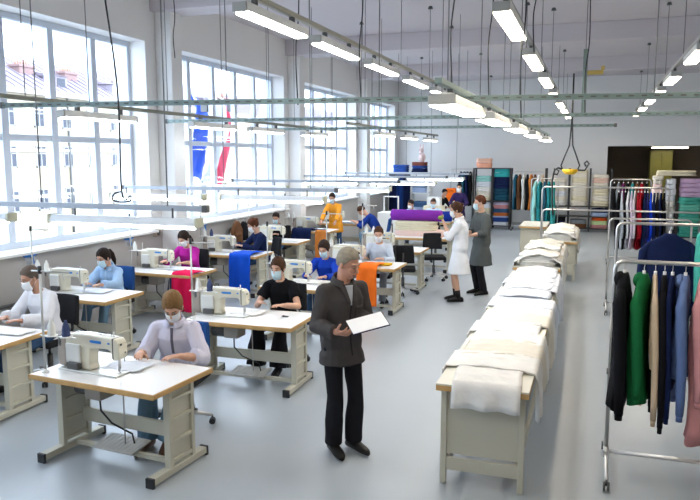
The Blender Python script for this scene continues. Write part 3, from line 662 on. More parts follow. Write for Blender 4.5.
    if hs == 'topbun': hb.ell(hp(0, .05, .135), (.036, .036, .034), Hm, 14, 10)
    hb.build('hair', hm, O)
    # eyes, brows
    for s in (-1, 1):
        MB().ell(hp(s * .030, -.0815, .006), (.0115 * k, .006 * k, .0045 * k), Hm, 10, 8).ell(hp(s * .030, -.0885, .005), (.0055 * k, .003 * k, .0055 * k), Hm, 8, 6, 1).build('eye', [eye_w, eye_d], O)
        MB().tube([hp(s * .014, -.090, .030), hp(s * .030, -.090, .035), hp(s * .047, -.078, .030)], .0035 * k, 6).build('eyebrow', hm, O)
    if mask:
        g = []
        for i in range(9):
            a = i / 8.; row = []
            for j in range(13):
                th = (j / 12. - .5) * 2.5; bul = .098 + .020 * sin(pi * min(1, a * 1.15)) - (.012 if a > .8 else 0); z = -.008 - .108 * a + (.012 if j in (0, 12) else 0)
                row.append(hp(.066 * sin(th) * (1 - .25 * a * a), -bul * cos(th) * .82 - .022 + .0, z + .018 * (cos(th) - .6) * (1 - a) + .002 * sin(i * pi)))
            g.append(row)
        mo = MB().sheet(g, .004).build('face_mask', mask, O)
        for s in (-1, 1): MB().tube([hp(s * .062, -.045, -.015), hp(s * .078, -.01, .015), hp(s * .082, .012, .02)], .0018, 5).tube([hp(s * .055, -.045, -.095), hp(s * .074, .0, -.045), hp(s * .082, .016, -.03)], .0018, 5).build('ear_loop', mask, mo)
    def patch(name, m, cols, n=10, off=.004, th=.004, dirv=(0, 1, 0), parent=None):
        """rows of (z, x0, x1) in local space projected back onto the garment from the front"""
        g = []
        for (z, x0, x1) in cols:
            row = []
            for j in range(n + 1):
                x = x0 + (x1 - x0) * j / n; o = V((x, -1.2, z)); h_ = bvh.ray_cast(o, V(dirv), 3)
                if h_[0] is None: return None
                row.append(h_[0] + V((0, -off, 0)))
            g.append(row)
        return MB().sheet(g, th).build(name, m, parent or O)
    def collar(m, r=.073, hgt=.05, gap=.5, flare=1.25):
        g = []; c = neck + bow * 0 
        for i in range(5):
            a = i / 4.; row = []
            for j in range(17):
                th = pi / 2 + (j / 16. - .5) * (2 * pi - gap); rr = r * S_ * (1 + (flare - 1) * abs(a - .0)) if False else r * S_ * (1.0 + .22 * a if True else 1)
                zz = hgt * .55 * (1 - a * 1.9) if True else 0
                q = V((cos(th) * rr * (1 + .1 * a), sin(th) * rr * 1.05, 0))
                tilt = q.y * -.0
                row.append(c + q + V((0, 0, zz + .02 + (q.y * .35))))
            g.append(row)
        return MB().sheet(g, .006).build('collar', m, O)
    if extras: extras(O, patch, collar, hp, dict(neck=neck, head=head, sh=sh, el=el, wr=wr, Hm=Hm, k=k))
    return O, dict(sh=sh, el=el, wr=wr, kn=kn)

# ================================================================== SEWING STATIONS
# name, table centre, rotation, description of the table
ST = [
 ('A1', -3.60, 4.68, -5, 'nearest white-topped sewing table, with the striped-shirt woman behind it'),
 ('A2', -3.50, 6.82, 1, 'white-topped sewing table of the woman in the black top'),
 ('A3', -3.60, 8.85, -2, 'white-topped sewing table of the woman in the royal blue top'),
 ('A4', -3.50, 10.88, 0, 'white-topped sewing table with orange cloth over its front edge'),
 ('A5', -3.58, 12.92, 0, 'sewing table just behind the one with the orange cloth'),
 ('B0', -5.80, 5.22, 0, 'sewing table at the left edge of the picture, before the white-shirted woman'),
 ('B1', -6.15, 7.32, -2, 'white-topped sewing table of the woman in the light blue shirt'),
 ('B2', -6.20, 9.30, -2, 'white-topped sewing table of the woman in magenta, with crimson cloth'),
 ('B3', -6.20, 11.42, 0, 'sewing table with long royal blue cloth hanging from its edge'),
 ('B4', -6.28, 13.45, 0, 'sewing table right behind the one with the royal blue cloth'),
 ('B5', -6.45, 15.70, 0, 'sewing table in front of the person in orange'),
 ('B6', -6.35, 17.75, 0, 'far sewing table by the windows, before the person in the royal blue smock'),
]
TB = {}
for n_, x, y, r_, d in ST: TB[n_] = sewing_table(d, x, y, R(r_))
MD = [
 ('A1', -3.83, 4.62, 'cream industrial sewing machine nearest the camera'),
 ('A2', -3.85, 6.80, 'cream sewing machine beside the woman in the black top'),
 ('A3', -3.98, 8.98, 'cream sewing machine beside the woman in royal blue'),
 ('A4', -3.80, 10.9, 'cream sewing machine half hidden behind the man, by the orange cloth'),
 ('A5', -3.85, 12.9, 'cream sewing machine behind the pale-shirted masked worker'),
 ('B1', -6.45, 7.35, 'cream sewing machine before the woman in light blue shirt'),
 ('B2', -6.48, 9.38, 'cream sewing machine before the woman in magenta'),
 ('B3', -6.50, 11.45, 'cream sewing machine left of the royal blue cloth'),
 ('B4', -6.40, 13.45, 'cream sewing machine before the dark-clad worker near the window'),
 ('B5', -6.55, 15.75, 'cream sewing machine before the person in orange'),
 ('B6', -6.6, 17.8, 'cream sewing machine at the far desk by the windows'),
]
m0 = None
for n_, x, y, d in MD:
    rr = TB[n_].rotation_euler.z
    if m0 is None: m0 = machine(d, x, y, rr); m0['group'] = 'industrial sewing machines on the desks'
    else: dup(m0, (x, y, .75), rr, d, 'industrial sewing machines on the desks')
whitec = mat('thread_white', (.78, .78, .74), .7, bump=(200, .3)); navyt = mat('thread_navy', (.03, .05, .14), .7, bump=(200, .3)); blackt = mat('thread_black', (.02, .02, .02), .7)
s0 = stand('thread stand on the nearest sewing table', -4.17, 4.445, R(2)); s0['group'] = 'thread stands on the sewing tables'
SD = [('A2', -4.06, 6.52, 'thread stand beside the black-topped woman\'s machine'), ('A3', -4.15, 8.6, 'thread stand on the table of the woman in royal blue'), ('A4', -4.05, 10.6, 'thread stand on the orange cloth table'), ('A5', -4.1, 12.65, 'thread stand behind the pale-shirted masked worker'),
      ('B0', -6.3, 5.5, 'thread stand by the left edge before the white-shirted woman'), ('B1', -6.72, 7.05, 'thread stand on the table of the woman in light blue shirt'), ('B2', -6.74, 9.1, 'thread stand on the table of the woman in magenta'), ('B3', -6.75, 11.2, 'thread stand left of the royal blue cloth'), ('B4', -6.8, 13.2, 'thread stand on the table behind the royal blue cloth'), ('B5', -6.95, 15.4, 'thread stand on the table before the person in orange')]
cone_of_thread('white thread cone on the nearest table\'s stand', (-4.17 + .08, 4.45, 1.07), whitec)
cone_of_thread('navy thread cone on the nearest table\'s stand', (-4.17 + .22, 4.455, 1.07), navyt)
for n_, x, y, d in SD:
    dup(s0, (x, y, .75), 0, d, 'thread stands on the sewing tables')
    w_ = d.replace('thread stand', '').strip().replace('before the', 'before').replace('pale-shirted masked worker', 'pale-shirted worker').replace('by the left edge', 'at left edge').replace('the table of ', '').replace('the table behind', 'table behind')
    cone_of_thread('white thread cone on the left of the stand ' + w_, (x + .08, y, 1.07), whitec)
    if n_ in ('A2', 'A5', 'B1', 'B3', 'B5'): cone_of_thread('second thread cone on the stand ' + w_, (x + .22, y, 1.07), navyt if n_ in ('A2', 'B3') else whitec)
# work pieces on the beds
def work(label, x, y, w, d, m, seed, z=.766, rz=0, h=.012):
    g = []
    for i in range(15):
        row = []
        for j in range(13):
            a = (i / 14 - .5) * w; b2 = (j / 12 - .5) * d; k = noise.noise(V((a * 9 + seed, b2 * 9, seed))); e = 1 + .12 * noise.noise(V((i * .4, seed, j * .4)))
            row.append(V((a * e, b2 * e, h * .5 + abs(k) * h)))
        g.append(row)
    return tag(MB().sheet(g, .004).build('work_piece', m, None, (x, y, z - .012), R(rz)), label, 'fabric', 'work pieces on the sewing tables')
for q in ((-3.62, 4.78, .36, .26, wf3, 'white cloth piece under the nearest machine needle', 3), (-3.60, 6.95, .34, .26, wf, 'white cloth piece before the woman in the black top', 5), (-3.70, 9.0, .4, .3, wf, 'white cloth piece before the woman in royal blue', 6), (-3.25, 11.0, .4, .3, wf3, 'pale cloth piece on the orange cloth table', 8),
          (-6.1, 7.45, .42, .28, wf3, 'white cloth piece before the woman in light blue shirt', 9), (-6.0, 9.4, .5, .3, wf3, 'white cloth piece before the woman in magenta', 10), (-6.0, 11.5, .4, .3, wf3, 'pale cloth piece on the table with the blue cloth', 11), (-6.0, 13.4, .5, .35, wf, 'white cloth piece on the table behind the blue cloth', 12), (-5.5, 5.4, .5, .25, wf, 'white cloth piece before the white-shirted woman', 13), (-6.2, 15.6, .45, .3, navy_c, 'dark cloth piece before the person in orange', 14), (-6.1, 17.6, .5, .4, wf3, 'crumpled white cloth under the leaning person in royal blue', 15)):
    x, y, w, d, m, lab, sd = q; work(lab, x, y, w, d, m, sd, z=.768, h=.05 if sd == 15 else .012)
work('small dark scrap on the table of the woman in the black top', -3.13, 6.9, .07, .04, black_c, 20, z=.766)
drape('hanging_cloth', 'crimson cloth hanging from the front edge of a sewing table', 'fabric', [(-.34, .012), (-.1, .03), (-.015, .02), (.012, -.01), (.03, -.3), (.02, -.56)], .36, V((-5.72, 8.93, .758)), R(-92), red_c, seed=2, wr=.014)
drape('hanging_cloth', 'long royal blue cloth hanging from a sewing table by the windows', 'fabric', [(-.55, .012), (-.2, .03), (-.015, .02), (.012, -.01), (.03, -.3), (.03, -.66)], .42, V((-5.88, 11.04, .758)), R(-90), blue_c, seed=4, wr=.014)
drape('hanging_cloth', 'orange cloth draped over a table edge beside the man', 'fabric', [(-.45, .014), (-.1, .04), (-.015, .02), (.012, -.01), (.03, -.3), (.03, -.62)], .34, V((-3.32, 10.5, .758)), R(-90), orange_c, seed=6, wr=.016)
drape('hanging_cloth', 'orange garment hanging from the far sewing table before the standing person', 'fabric', [(-.1, .012), (-.015, .02), (.012, -.01), (.03, -.3), (.03, -.66)], .3, V((-5.98, 15.32, .758)), R(-90), cloth('rust', (.6, .2, .04)), seed=7, wr=.014)
drape('hanging_cloth', 'dark navy garment spread over the table before the person in orange', 'fabric', [(-.45, .02), (-.1, .05), (-.015, .03), (.012, -.01), (.03, -.2)], .5, V((-6.5, 15.32, .758)), R(-90), navy_c, seed=9, wr=.02)
tag(folded(2, .3, .22, .03, [yellow_m]).build('folded_cloth', cloth('mustard', (.7, .42, .03)), None, (-3.16, 10.86, .752)), 'small mustard cloth beside the orange cloth', 'fabric')

# chairs
blues = cloth('seat_blue', (.02, .07, .22)); blks = cloth('seat_black', (.02, .02, .022))
CH = [(-3.56, 5.46, 8, 'office chair of the striped-shirt woman, chrome base', 0), (-3.50, 7.68, 0, 'office chair of the woman in the black top', 1), (-3.68, 9.72, 0, 'office chair of the woman in royal blue', 1), (-3.42, 11.62, 0, 'office chair of the pale-shirted masked worker', 1),
      (-5.70, 6.16, -6, 'office chair of the white-shirted woman at left', 1), (-6.38, 8.15, 0, 'blue office chair of the woman in light blue shirt', 0), (-6.36, 10.2, 0, 'office chair of the woman in magenta', 1), (-6.0, 12.3, -42, 'office chair of the woman in the dark navy jacket', 1), (-6.72, 14.55, 6, 'office chair of the dark-clad worker near the window', 1), (-5.15, 17.3, -80, 'blue office chair of the leaning person in royal blue', 0)]
cb = chair('x', *CH[0][:2], R(CH[0][2]), blks, blues); ck = chair('x', *CH[1][:2], R(CH[1][2]), blks, blks)
used = {0: False, 1: False}
for x, y, r_, lab, kd in CH:
    p_ = cb if kd == 0 else ck
    if not used[kd]: p_['label'] = lab; used[kd] = True; p_['group'] = 'office chairs at the sewing tables'
    else: dup(p_, (x, y, 0), R(r_), lab, 'office chairs at the sewing tables')
dup(ck, (-3.22, 12.35, 0), R(195), 'empty black office chair with tilted back, behind the pale-shirted worker')
dup(ck, (-3.0, 14.0, 0), R(20), 'empty black office chair before the purple roll table')
dup(ck, (-3.5, 16.5, 0), R(30), 'empty office chair behind the purple roll table')

# ================================================================== THE PEOPLE
shoe_b = mat('shoe_black', (.010, .009, .009), .45, spec=.2); shoe_n = mat('shoe_dark', (.02, .02, .025), .5, spec=.2); shoe_br = mat('shoe_brown', (.12, .06, .035), .5)
jean = cloth('jeans', (.15, .26, .37)); jeand = cloth('jeans_dark', (.04, .08, .16)); trb = cloth('trouser_black', (.016, .016, .02)); greyt = cloth('trouser_grey', (.22, .25, .30))
stripe_m = stripes('lilac_stripe', (.74, .72, .80), (.48, .46, .60), 55, 'X')
chk = cloth('light_blue_shirt', (.36, .52, .74)); wht = cloth('white_top', (.72, .72, .76)); mag = cloth('magenta_top', (.42, .02, .28)); pale = cloth('pale_grey_blue', (.52, .58, .68)); rb = cloth('royal_blue_top', (.012, .05, .40)); sm = cloth('smock_blue', (.010, .035, .22)); orr = cloth('orange_top', (.72, .30, .03))
def seat_pose(z=.56): return dict(pel=(0, 0, z))
SF = {-1: (-.12, -.55, 0), 1: (.13, -.50, 0)}
def ex_placket(colm=None, collar_=True, x0=0.0, w=.012, z0=.70, z1=1.02, cm=None):
    def f(O, patch, collar, hp, d):
        nz = d['neck'].z - .03; patch('placket', colm or frame_m, [(nz - i * .03, x0 - w, x0 + w) for i in range(int((nz - z0) / .03))], 2, .002, .003)
        if collar_: collar(cm or colm)
    return f
# nearest woman
person('woman with dark blond hair and face mask in striped lilac shirt at nearest sewing table', (-3.53, 5.42, 0), 14, (0, 0, .57), (.0, -.10, 1.02), (.02, -.19, 1.195), (44, 6), {-1: V((-3.66, 5.03, .81)), 1: V((-3.30, 5.06, .80))}, {-1: (-.13, -.50, 0), 1: (.05, -.52, 0)}, stripe_m, jean, shoe_br, ('lowtail', h_blond), mask_w, sk_l, 1.04, voxel=.0075, sleeve='elbow', sleeve_r=.014, elbow={-1: (-.45, .3, -.85), 1: (.6, .25, -.6)}, hdir={-1: (.1, -1, -.1), 1: (-.8, -.6, 0)}, loose=.026, leg_w=.02, hem=(.50, .21, .17), extras=ex_placket(cloth('placket_dark', (.16, .15, .2)), True, cm=stripe_m))
# woman in black
person('masked woman in black short-sleeved top and black trousers seated at second sewing table', (-3.50, 7.66, 0), 2, (0, 0, .56), (0, -.07, 1.02), (-.01, -.12, 1.185), (14, -4), {-1: V((-3.62, 7.26, .81)), 1: V((-3.32, 7.24, .80))}, {-1: (-.16, -.50, 0), 1: (.14, -.52, 0)}, black_c, trb, shoe_n, ('tied', h_brown), mask_b, sk_l, 1.0, voxel=.008, sleeve='short', elbow={-1: (-.6, .3, -.8), 1: (.7, .4, -.7)}, leg_w=.04, loose=.02, hem=(.52, .20, .16))
# woman royal blue
person('masked woman in royal blue sweater with dark hair seated behind the man', (-3.70, 9.72, 0), 2, (0, 0, .56), (0, -.09, 1.0), (0, -.16, 1.16), (28, -4), {-1: V((-3.85, 9.25, .80)), 1: V((-3.55, 9.22, .80))}, SF, rb, jeand, shoe_n, ('tied', h_dark), mask_b, sk_l, .98, voxel=.009, hem=(.5, .18, .15))
person('masked worker in pale grey-blue shirt seated by the orange cloth', (-3.44, 11.62, 0), 6, (0, 0, .56), (0, -.08, 1.02), (0, -.16, 1.19), (22, 4), {-1: V((-3.62, 11.22, .80)), 1: V((-3.28, 11.2, .80))}, SF, pale, greyt, shoe_n, ('short', h_brown), mask_w, sk_l, 1.0, fem=False, voxel=.010, hem=(.5, .19, .15))
person('masked woman in white top with cropped greying hair at the left edge', (-5.70, 6.14, 0), -6, (0, 0, .57), (0, -.09, 1.03), (-.02, -.17, 1.195), (22, -14), {-1: V((-5.86, 5.72, .80)), 1: V((-5.60, 5.66, .80))}, SF, wht, jeand, shoe_n, ('short', h_gb), mask_w, sk_m, 1.0, voxel=.008, hem=(.5, .20, .16), loose=.024, sleeve_r=.014)
person('masked woman in light blue shirt with dark ponytail at table by the windows', (-6.38, 8.17, 0), 4, (0, 0, .54), (0, -.09, .96), (-.01, -.17, 1.115), (24, -16), {-1: V((-6.42, 7.68, .80)), 1: V((-6.16, 7.66, .80))}, SF, chk, jean, shoe_n, ('ponytail', h_dark), mask_b, sk_l, .98, voxel=.008, loose=.02, hem=(.48, .19, .16), sleeve_r=.008, extras=ex_placket(cloth('shirt_front', (.42, .58, .78)), True, cm=chk))
person('masked woman in magenta top with dark hair near the first pillar', (-6.38, 10.22, 0), 4, (0, 0, .56), (0, -.1, 1.0), (0, -.2, 1.165), (36, -14), {-1: V((-6.58, 9.74, .80)), 1: V((-6.2, 9.72, .80))}, SF, mag, jeand, shoe_n, ('lowtail', h_dark), mask_w, sk_l, .98, voxel=.009, sleeve='elbow', hem=(.5, .19, .15), loose=.02)
person('masked woman in dark navy jacket with auburn hair, seen from the side below the flags', (-6.02, 12.25, 0), -42, (0, 0, .56), (0, -.1, 1.03), (0, -.19, 1.2), (26, -8), {-1: (-.1, -.5, .82), 1: (.1, -.46, .82)}, SF, navy_c, jeand, shoe_n, ('bun', h_red), mask_w, sk_l, 1.0, voxel=.010, hem=(.5, .19, .15), loose=.022)
person('masked worker in black jacket sitting below the second window', (-6.72, 14.5, 0), 6, (0, 0, .54), (0, -.08, .98), (0, -.15, 1.14), (26, 0), {-1: (-.14, -.46, .80), 1: (.14, -.46, .80)}, SF, black_c, jeand, shoe_n, ('short', h_dark), mask_b, sk_m, .97, fem=False, voxel=.011, hem=(.5, .19, .15))
# man with papers
jack = cloth('jacket_charcoal', (.066, .060, .060), rough=.75)
def man_ex(O, patch, collar, hp, d):
    n = d['neck']; nz = n.z
    patch('shirt_front', cloth('shirt_pale', (.45, .47, .52)), [(nz - .01 - i * .016, n.x - .034 * (1 - i / 11) - .0025, n.x + .034 * (1 - i / 11) + .0025) for i in range(11)], 6, .006, .004)
    patch('front_edge', cloth('jacket_dark_edge', (.025, .023, .024)), [(nz - .17 - i * .03, n.x - .006, n.x + .006) for i in range(15)], 2, .002, .003)
    for s in (-1, 1):
        patch('lapel', jack, [(nz + .005 - i * .016, n.x + s * (.036 + .02 * (1 - i / 11)) + s * .03 * (1 - i / 10), n.x + s * (.036 * (1 - i / 11) + .003)) if s > 0 else (nz + .005 - i * .016, n.x - (.036 + .02 * (1 - i / 11)) - .03 * (1 - i / 10), n.x - (.036 * (1 - i / 11) + .003)) for i in range(11)], 5, .010, .009)
    collar(jack, r=.080, hgt=.055, gap=1.0)
    patch('chest_pocket', jack, [(nz - .19 - i * .02, n.x + .055, n.x + .145) for i in range(7)], 6, .004, .005)
    for s in (-1, 1): MB().tube([hp(s * .060, -.072, -.035), hp(s * .03, -.094, -.045)], .0035, 6).build('cheek_crease', sk_r, O)
    MB().tube([hp(-.024, -.0925, -.060), hp(0, -.0985, -.058), hp(.024, -.0925, -.060)], .004, 6).build('mouth', mat('lips', (.38, .15, .12), .5), O)
man, mj = person('grey-haired man in charcoal jacket and dark trousers standing with papers in his hands', (-1.93, 5.40, 0), 50, (0, .0, .955), (.015, .0, 1.465), (0.035, -.045, 1.625), (20, 20), {-1: V((-1.87, 5.11, 1.115)), 1: V((-1.63, 5.335, 1.165))}, {-1: (-.085, -.0, 0), 1: (.095, -.03, 0)}, jack, trb, shoe_b, ('short', h_grey), None, sk_r, 1.01, fem=False, voxel=.0075, hem=(.79, .20, .165), loose=.020, sleeve_r=.010, leg_w=.012, knee={-1: (-.1, -1, 0), 1: (.1, -1, 0)}, elbow={-1: (-.35, .6, -.9), 1: (.35, .5, -.9)}, palm={-1: (.5, 0, .7), 1: (-.5, -.2, .7)}, hdir={-1: (.2, -1, .1), 1: (-.2, -1, .1)}, curl=.7, extras=man_ex)
# papers in his hands
pc = V((-1.610, 5.115, 1.208)); t = thing('document_folder', 'white papers on a thin dark folder held by the grey-haired man', 'papers', pc, R(32)); Rm = rotm(R(16), R(-12), 0)
MB().box((0, 0, 0), (.30, .215, .006), rot=Rm).build('folder', navy_c, t, bevel=.002); MB().box(Rm @ V((-.004, .003, .006)), (.292, .208, .005), rot=Rm).build('paper_sheets', paper_m, t)
# white coat woman and the woman in grey
def coat_ex(O, patch, collar, hp, d): collar(wht, r=.072, hgt=.04, gap=.8)
person('dark-haired woman in knee-length white coat standing sideways with a raised hand', (-2.12, 12.0, 0), -80, (0, 0, .93), (0, -.02, 1.43), (0, -.07, 1.60), (14, 0), {-1: V((-2.34, 12.06, 1.12)), 1: V((-2.36, 11.84, 1.36))}, {-1: (-.09, -.05, 0), 1: (.09, .0, 0)}, cloth('coat_white', (.76, .77, .80)), sk_l, shoe_b, ('bun', h_brown), mask_w, sk_l, 1.0, voxel=.010, hem=(.50, .24, .20), loose=.022, sleeve='elbow', sleeve_r=.01, knee={-1: (-.1, -1, 0), 1: (.1, -1, 0)}, elbow={-1: (-.4, .6, -.8), 1: (.3, .1, -1)}, hdir={1: (-.2, -.5, 1)}, nobottom=True, extras=coat_ex)
tag(MB().ell((0, 0, 0), (.05, .045, .035), None, 14, 10).build('pin_cushion', cloth('olive_green', (.25, .32, .08)), None, (-2.42, 11.80, 1.47)), 'small green pin cushion in the hand of the woman in white coat', 'pin cushion')
person('woman in long dark grey smock with pale blue mask standing behind the woman in white', (-1.86, 12.75, 0), -52, (0, 0, .95), (0, -.01, 1.50), (0, -.05, 1.68), (8, -18), {-1: (-.02, -.28, 1.12), 1: (.06, -.26, 1.10)}, {-1: (-.10, 0, 0), 1: (.10, .02, 0)}, cloth('smock_grey', (.085, .095, .095)), trb, shoe_b, ('short', h_red), mask_b, sk_l, 1.03, voxel=.010, hem=(.55, .23, .19), loose=.026, sleeve='elbow', knee={-1: (-.1, -1, 0), 1: (.1, -1, 0)}, elbow={-1: (-.8, .5, -.6), 1: (.8, .5, -.6)}, hdir={-1: (1, -.4, 0), 1: (-1, -.4, 0)})
# far people
person('masked person in orange smock standing behind far sewing table', (-6.15, 16.75, 0), 0, (0, 0, .92), (0, -.16, 1.32), (0, -.26, 1.48), (22, 0), {-1: (-.2, -.62, .84), 1: (.2, -.62, .84)}, {-1: (-.1, .05, 0), 1: (.1, .05, 0)}, orr, jeand, shoe_n, ('short', h_dark), mask_b, sk_m, .97, voxel=.012, hem=(.6, .2, .17), knee={-1: (-.1, -1, 0), 1: (.1, -1, 0)}, loose=.02)
person('person in royal blue smock and jeans leaning far over white cloth, seen from the side', (-5.18, 17.3, 0), -80, (0, 0, .58), (0, -.28, 1.0), (0, -.43, 1.12), (55, 0), {-1: (-.1, -.68, .84), 1: (.12, -.60, .84)}, {-1: (-.12, -.42, 0), 1: (.12, -.36, 0)}, sm, jean, shoe_n, ('short', h_brown), None, sk_l, 1.02, voxel=.012, hem=(.5, .2, .17), loose=.024, sleeve='elbow')
person('masked person in light blue coat at back desk, left of two', (-4.90, 19.9, 0), -20, (0, 0, .55), (0, -.06, .98), (0, -.12, 1.14), (18, -10), {-1: (-.15, -.45, .80), 1: (.15, -.45, .80)}, SF, cloth('coat_pale_blue', (.48, .60, .82)), jeand, shoe_n, ('short', h_dark), mask_w, sk_m, 1.0, voxel=.013, loose=.022)
person('masked person in pale blue coat at back desk, right of two', (-4.28, 19.9, 0), 0, (0, 0, .57), (0, -.06, 1.02), (0, -.12, 1.19), (18, 5), {-1: (-.15, -.45, .82), 1: (.15, -.45, .82)}, SF, MATS['cloth_coat_pale_blue'], jeand, shoe_n, ('short', h_brown), mask_b, sk_m, 1.0, voxel=.013, loose=.022)
person('dark-haired person in dark jacket bending near the back wall, before orange cloth', (-4.65, 22.5, 0), 60, (0, 0, .85), (0, -.12, 1.18), (0, -.2, 1.36), (20, 0), {-1: (-.12, -.42, .90), 1: (.15, -.42, .90)}, {-1: (-.1, .05, 0), 1: (.1, .05, 0)}, black_c, trb, shoe_n, ('short', h_black), None, sk_m, .92, voxel=.013, loose=.022, hem=(.6, .19, .16), knee={-1: (-.1, -1, 0), 1: (.1, -1, 0)})
person('masked person in dark indigo top standing by the back fabric shelves', (-3.92, 22.0, 0), -5, (0, 0, .88), (0, -.02, 1.38), (0, -.06, 1.55), (10, 0), {-1: (-.2, -.30, 1.0), 1: (.2, -.30, 1.0)}, {-1: (-.1, 0, 0), 1: (.1, 0, 0)}, cloth('indigo', (.03, .02, .08)), trb, shoe_n, ('short', h_black), mask_w, sk_l, .97, voxel=.013, loose=.022, hem=(.6, .2, .16), knee={-1: (-.1, -1, 0), 1: (.1, -1, 0)})
t = thing('side_cabinet', 'pale cabinet by the back wall carrying the orange folded cloth', 'cabinet', (-4.42, 23.2, 0)); MB().b2((-.25, -.2, .04), (.25, .2, 1.048)).build('body', white_m, t, bevel=.01); MB().b2((-.23, -.18, 0), (.23, .18, .04)).build('plinth', black_m, t)
tag(folded(5, .35, .3, .42, [orange_c]).build('folded_cloth', orange_c, None, (-4.42, 23.2, 1.05)), 'orange folded cloth behind the bending dark-haired person', 'fabric')

# ================================================================== WHITE GARMENT TABLES
def work_table(label, x0, x1, y0, y1, z=.82, drawers=False):
    t = thing('work_table', label, 'table', ((x0 + x1) / 2, (y0 + y1) / 2, 0)); w, d = (x1 - x0) / 2, (y1 - y0) / 2
    top = MB().b2((-w, -d, z - .012), (w, d, z)).build('tabletop', crm_l, t)
    MB().b2((-w, -d, z - .055), (w, d, z - .012)).build('edge_band', wood_m, top, bevel=.003)
    for s in (-1, 1):
        y = s * (d - .09)
        for q in (-1, 1): MB().b2((q * (w - .05) - .022, y - .025, 0.01), (q * (w - .05) + .022, y + .025, z - .056)).build('leg', steel_m, t, bevel=.003)
        MB().b2((-w + .07, y - .01, z - .47 - .1), (w - .07, y + .01, z - .056)).build('end_panel', steel_m, t, bevel=.002)
        MB().b2((-w + .07, y - .015, .12), (w - .07, y + .015, .22)).build('lower_bar', steel_m, t, bevel=.002)
    MB().b2((-w + .06, -d + .12, .15), (-w + .09, d - .12, .22)).build('side_rail', steel_m, t)
    MB().b2((w - .09, -d + .12, .15), (w - .06, d - .12, .22)).build('side_rail', steel_m, t)
    if drawers:
        for k in range(3):
            MB().b2((.0, -d + .06, z - .25 - k * .2), (w - .05, -d + .3, z - .07 - k * .2)).build('drawer', steel_m, t, bevel=.004)
    return t
crm_l = mat('worktop_cream', (.66, .64, .55), .4)
work_table('nearest long work table under white folded garments', -1.04, -.36, 5.0, 7.75)
work_table('second long work table under white folded garments', -1.06, -.38, 7.78, 10.5)
work_table('far work table under a tall heap of ivory garments', -1.10, -.40, 10.95, 13.5, drawers=True)
work_table('farthest work table with white garments, by the frame rack', -.95, -.22, 14.6, 17.2, drawers=True)
work_table('small ivory work table before the teal garments', -1.65, -1.0, 17.6, 19.0)
def gar_on_table(i, x0, x1, y0, wy, z, h, m, over_r, over_l, label, front=0, seed=0, grp='white garments laid on the long tables'):
    """one folded garment lying across a table; may fall over the right and left long edges"""
    cx = (x0 + x1) / 2; w = (x1 - x0) / 2; prof = []
    if over_l: prof += [(-w - .035, -over_l), (-w - .03, -.06), (-w - .012, h * .3)]
    else: prof += [(-w + .05 + .03 * noise.noise(V((seed, 1, 0))), h * .45)]
    prof += [(-w * .5, h * .8), (0, h), (w * .5, h * .8)]
    if over_r: prof += [(w + .008, h * .3), (w + .03, -.06), (w + .04, -over_r)]
    else: prof += [(w - .05, h * .45)]
    pts = []
    for k in range(len(prof) - 1):
        a, b_ = V((prof[k][0], 0, prof[k][1])), V((prof[k + 1][0], 0, prof[k + 1][1])); n_ = max(1, int((b_ - a).length / .028))
        pts += [a.lerp(b_, q / n_) for q in range(n_)]
    pts.append(V((prof[-1][0], 0, prof[-1][1]))); n = 22; g = []
    for a in pts:
        row = []
        hang = max(0, -a.z)
        for j in range(n + 1):
            e = (j / n - .5) * wy * (1 - .45 * min(1, hang * 2)) * (1 + .10 * noise.noise(V((a.x * 4, seed, 2)))); k = noise.noise(V((a.x * 8 + seed, e * 14, seed * .7))) + .6 * abs(noise.noise(V((a.x * 17, e * 26, seed))))
            rx = .02 * sin(e * 30 + seed) * min(1, hang * 5)
            row.append(V((a.x + rx * (1 if a.x > 0 else -1) , e + .03 * noise.noise(V((a.x * 3, seed, 9))) + .04 * (noise.noise(V((seed, a.x * 6, 1)))) * (j in (0, n)), a.z + (k * .010 + .004 if hang == 0 else 0))))
        g.append(row)
    m_ = MB().sheet(g, .012)
    # folded under-layers give the piece its thickness
    if h > .04:
        f = folded(max(2, int(h / .018)), 2 * w - .06 - .06 * random.random(), wy * .94, h * .86, [0], seed, .02); m_.add(f.v, f.f, 0, True)
    return tag(m_.build('folded_garment', m, None, (cx, y0 + wy / 2, z)), label, 'garment', grp)
ordw = ['nearest', 'second', 'third', 'fourth', 'fifth', 'sixth', 'seventh', 'eighth', 'ninth', 'tenth', 'eleventh', 'twelfth', 'thirteenth', 'fourteenth', 'fifteenth', 'sixteenth']
y = 5.42; i = 0; rnd = random.Random(3)
while y < 10.4:
    wy = .36 + .12 * rnd.random(); far = y > 8.3
    m = (wf, wf2, wf)[i % 3] if y < 7.6 else wf3; h = .02 + .012 * rnd.random() if not far else .06 + .03 * rnd.random()
    gar_on_table(i, -1.04, -.36, y, wy * 1.14, .824, h, m, .28 + .34 * rnd.random() if i % 4 != 3 else 0, .0 if i % 3 else .02, '%s %s garment folded flat across the long work tables' % (ordw[i], 'ivory' if m is wf2 else 'bluish white' if m is wf3 else 'white'), seed=i * 2.3 + 1)
    y += wy; i += 1
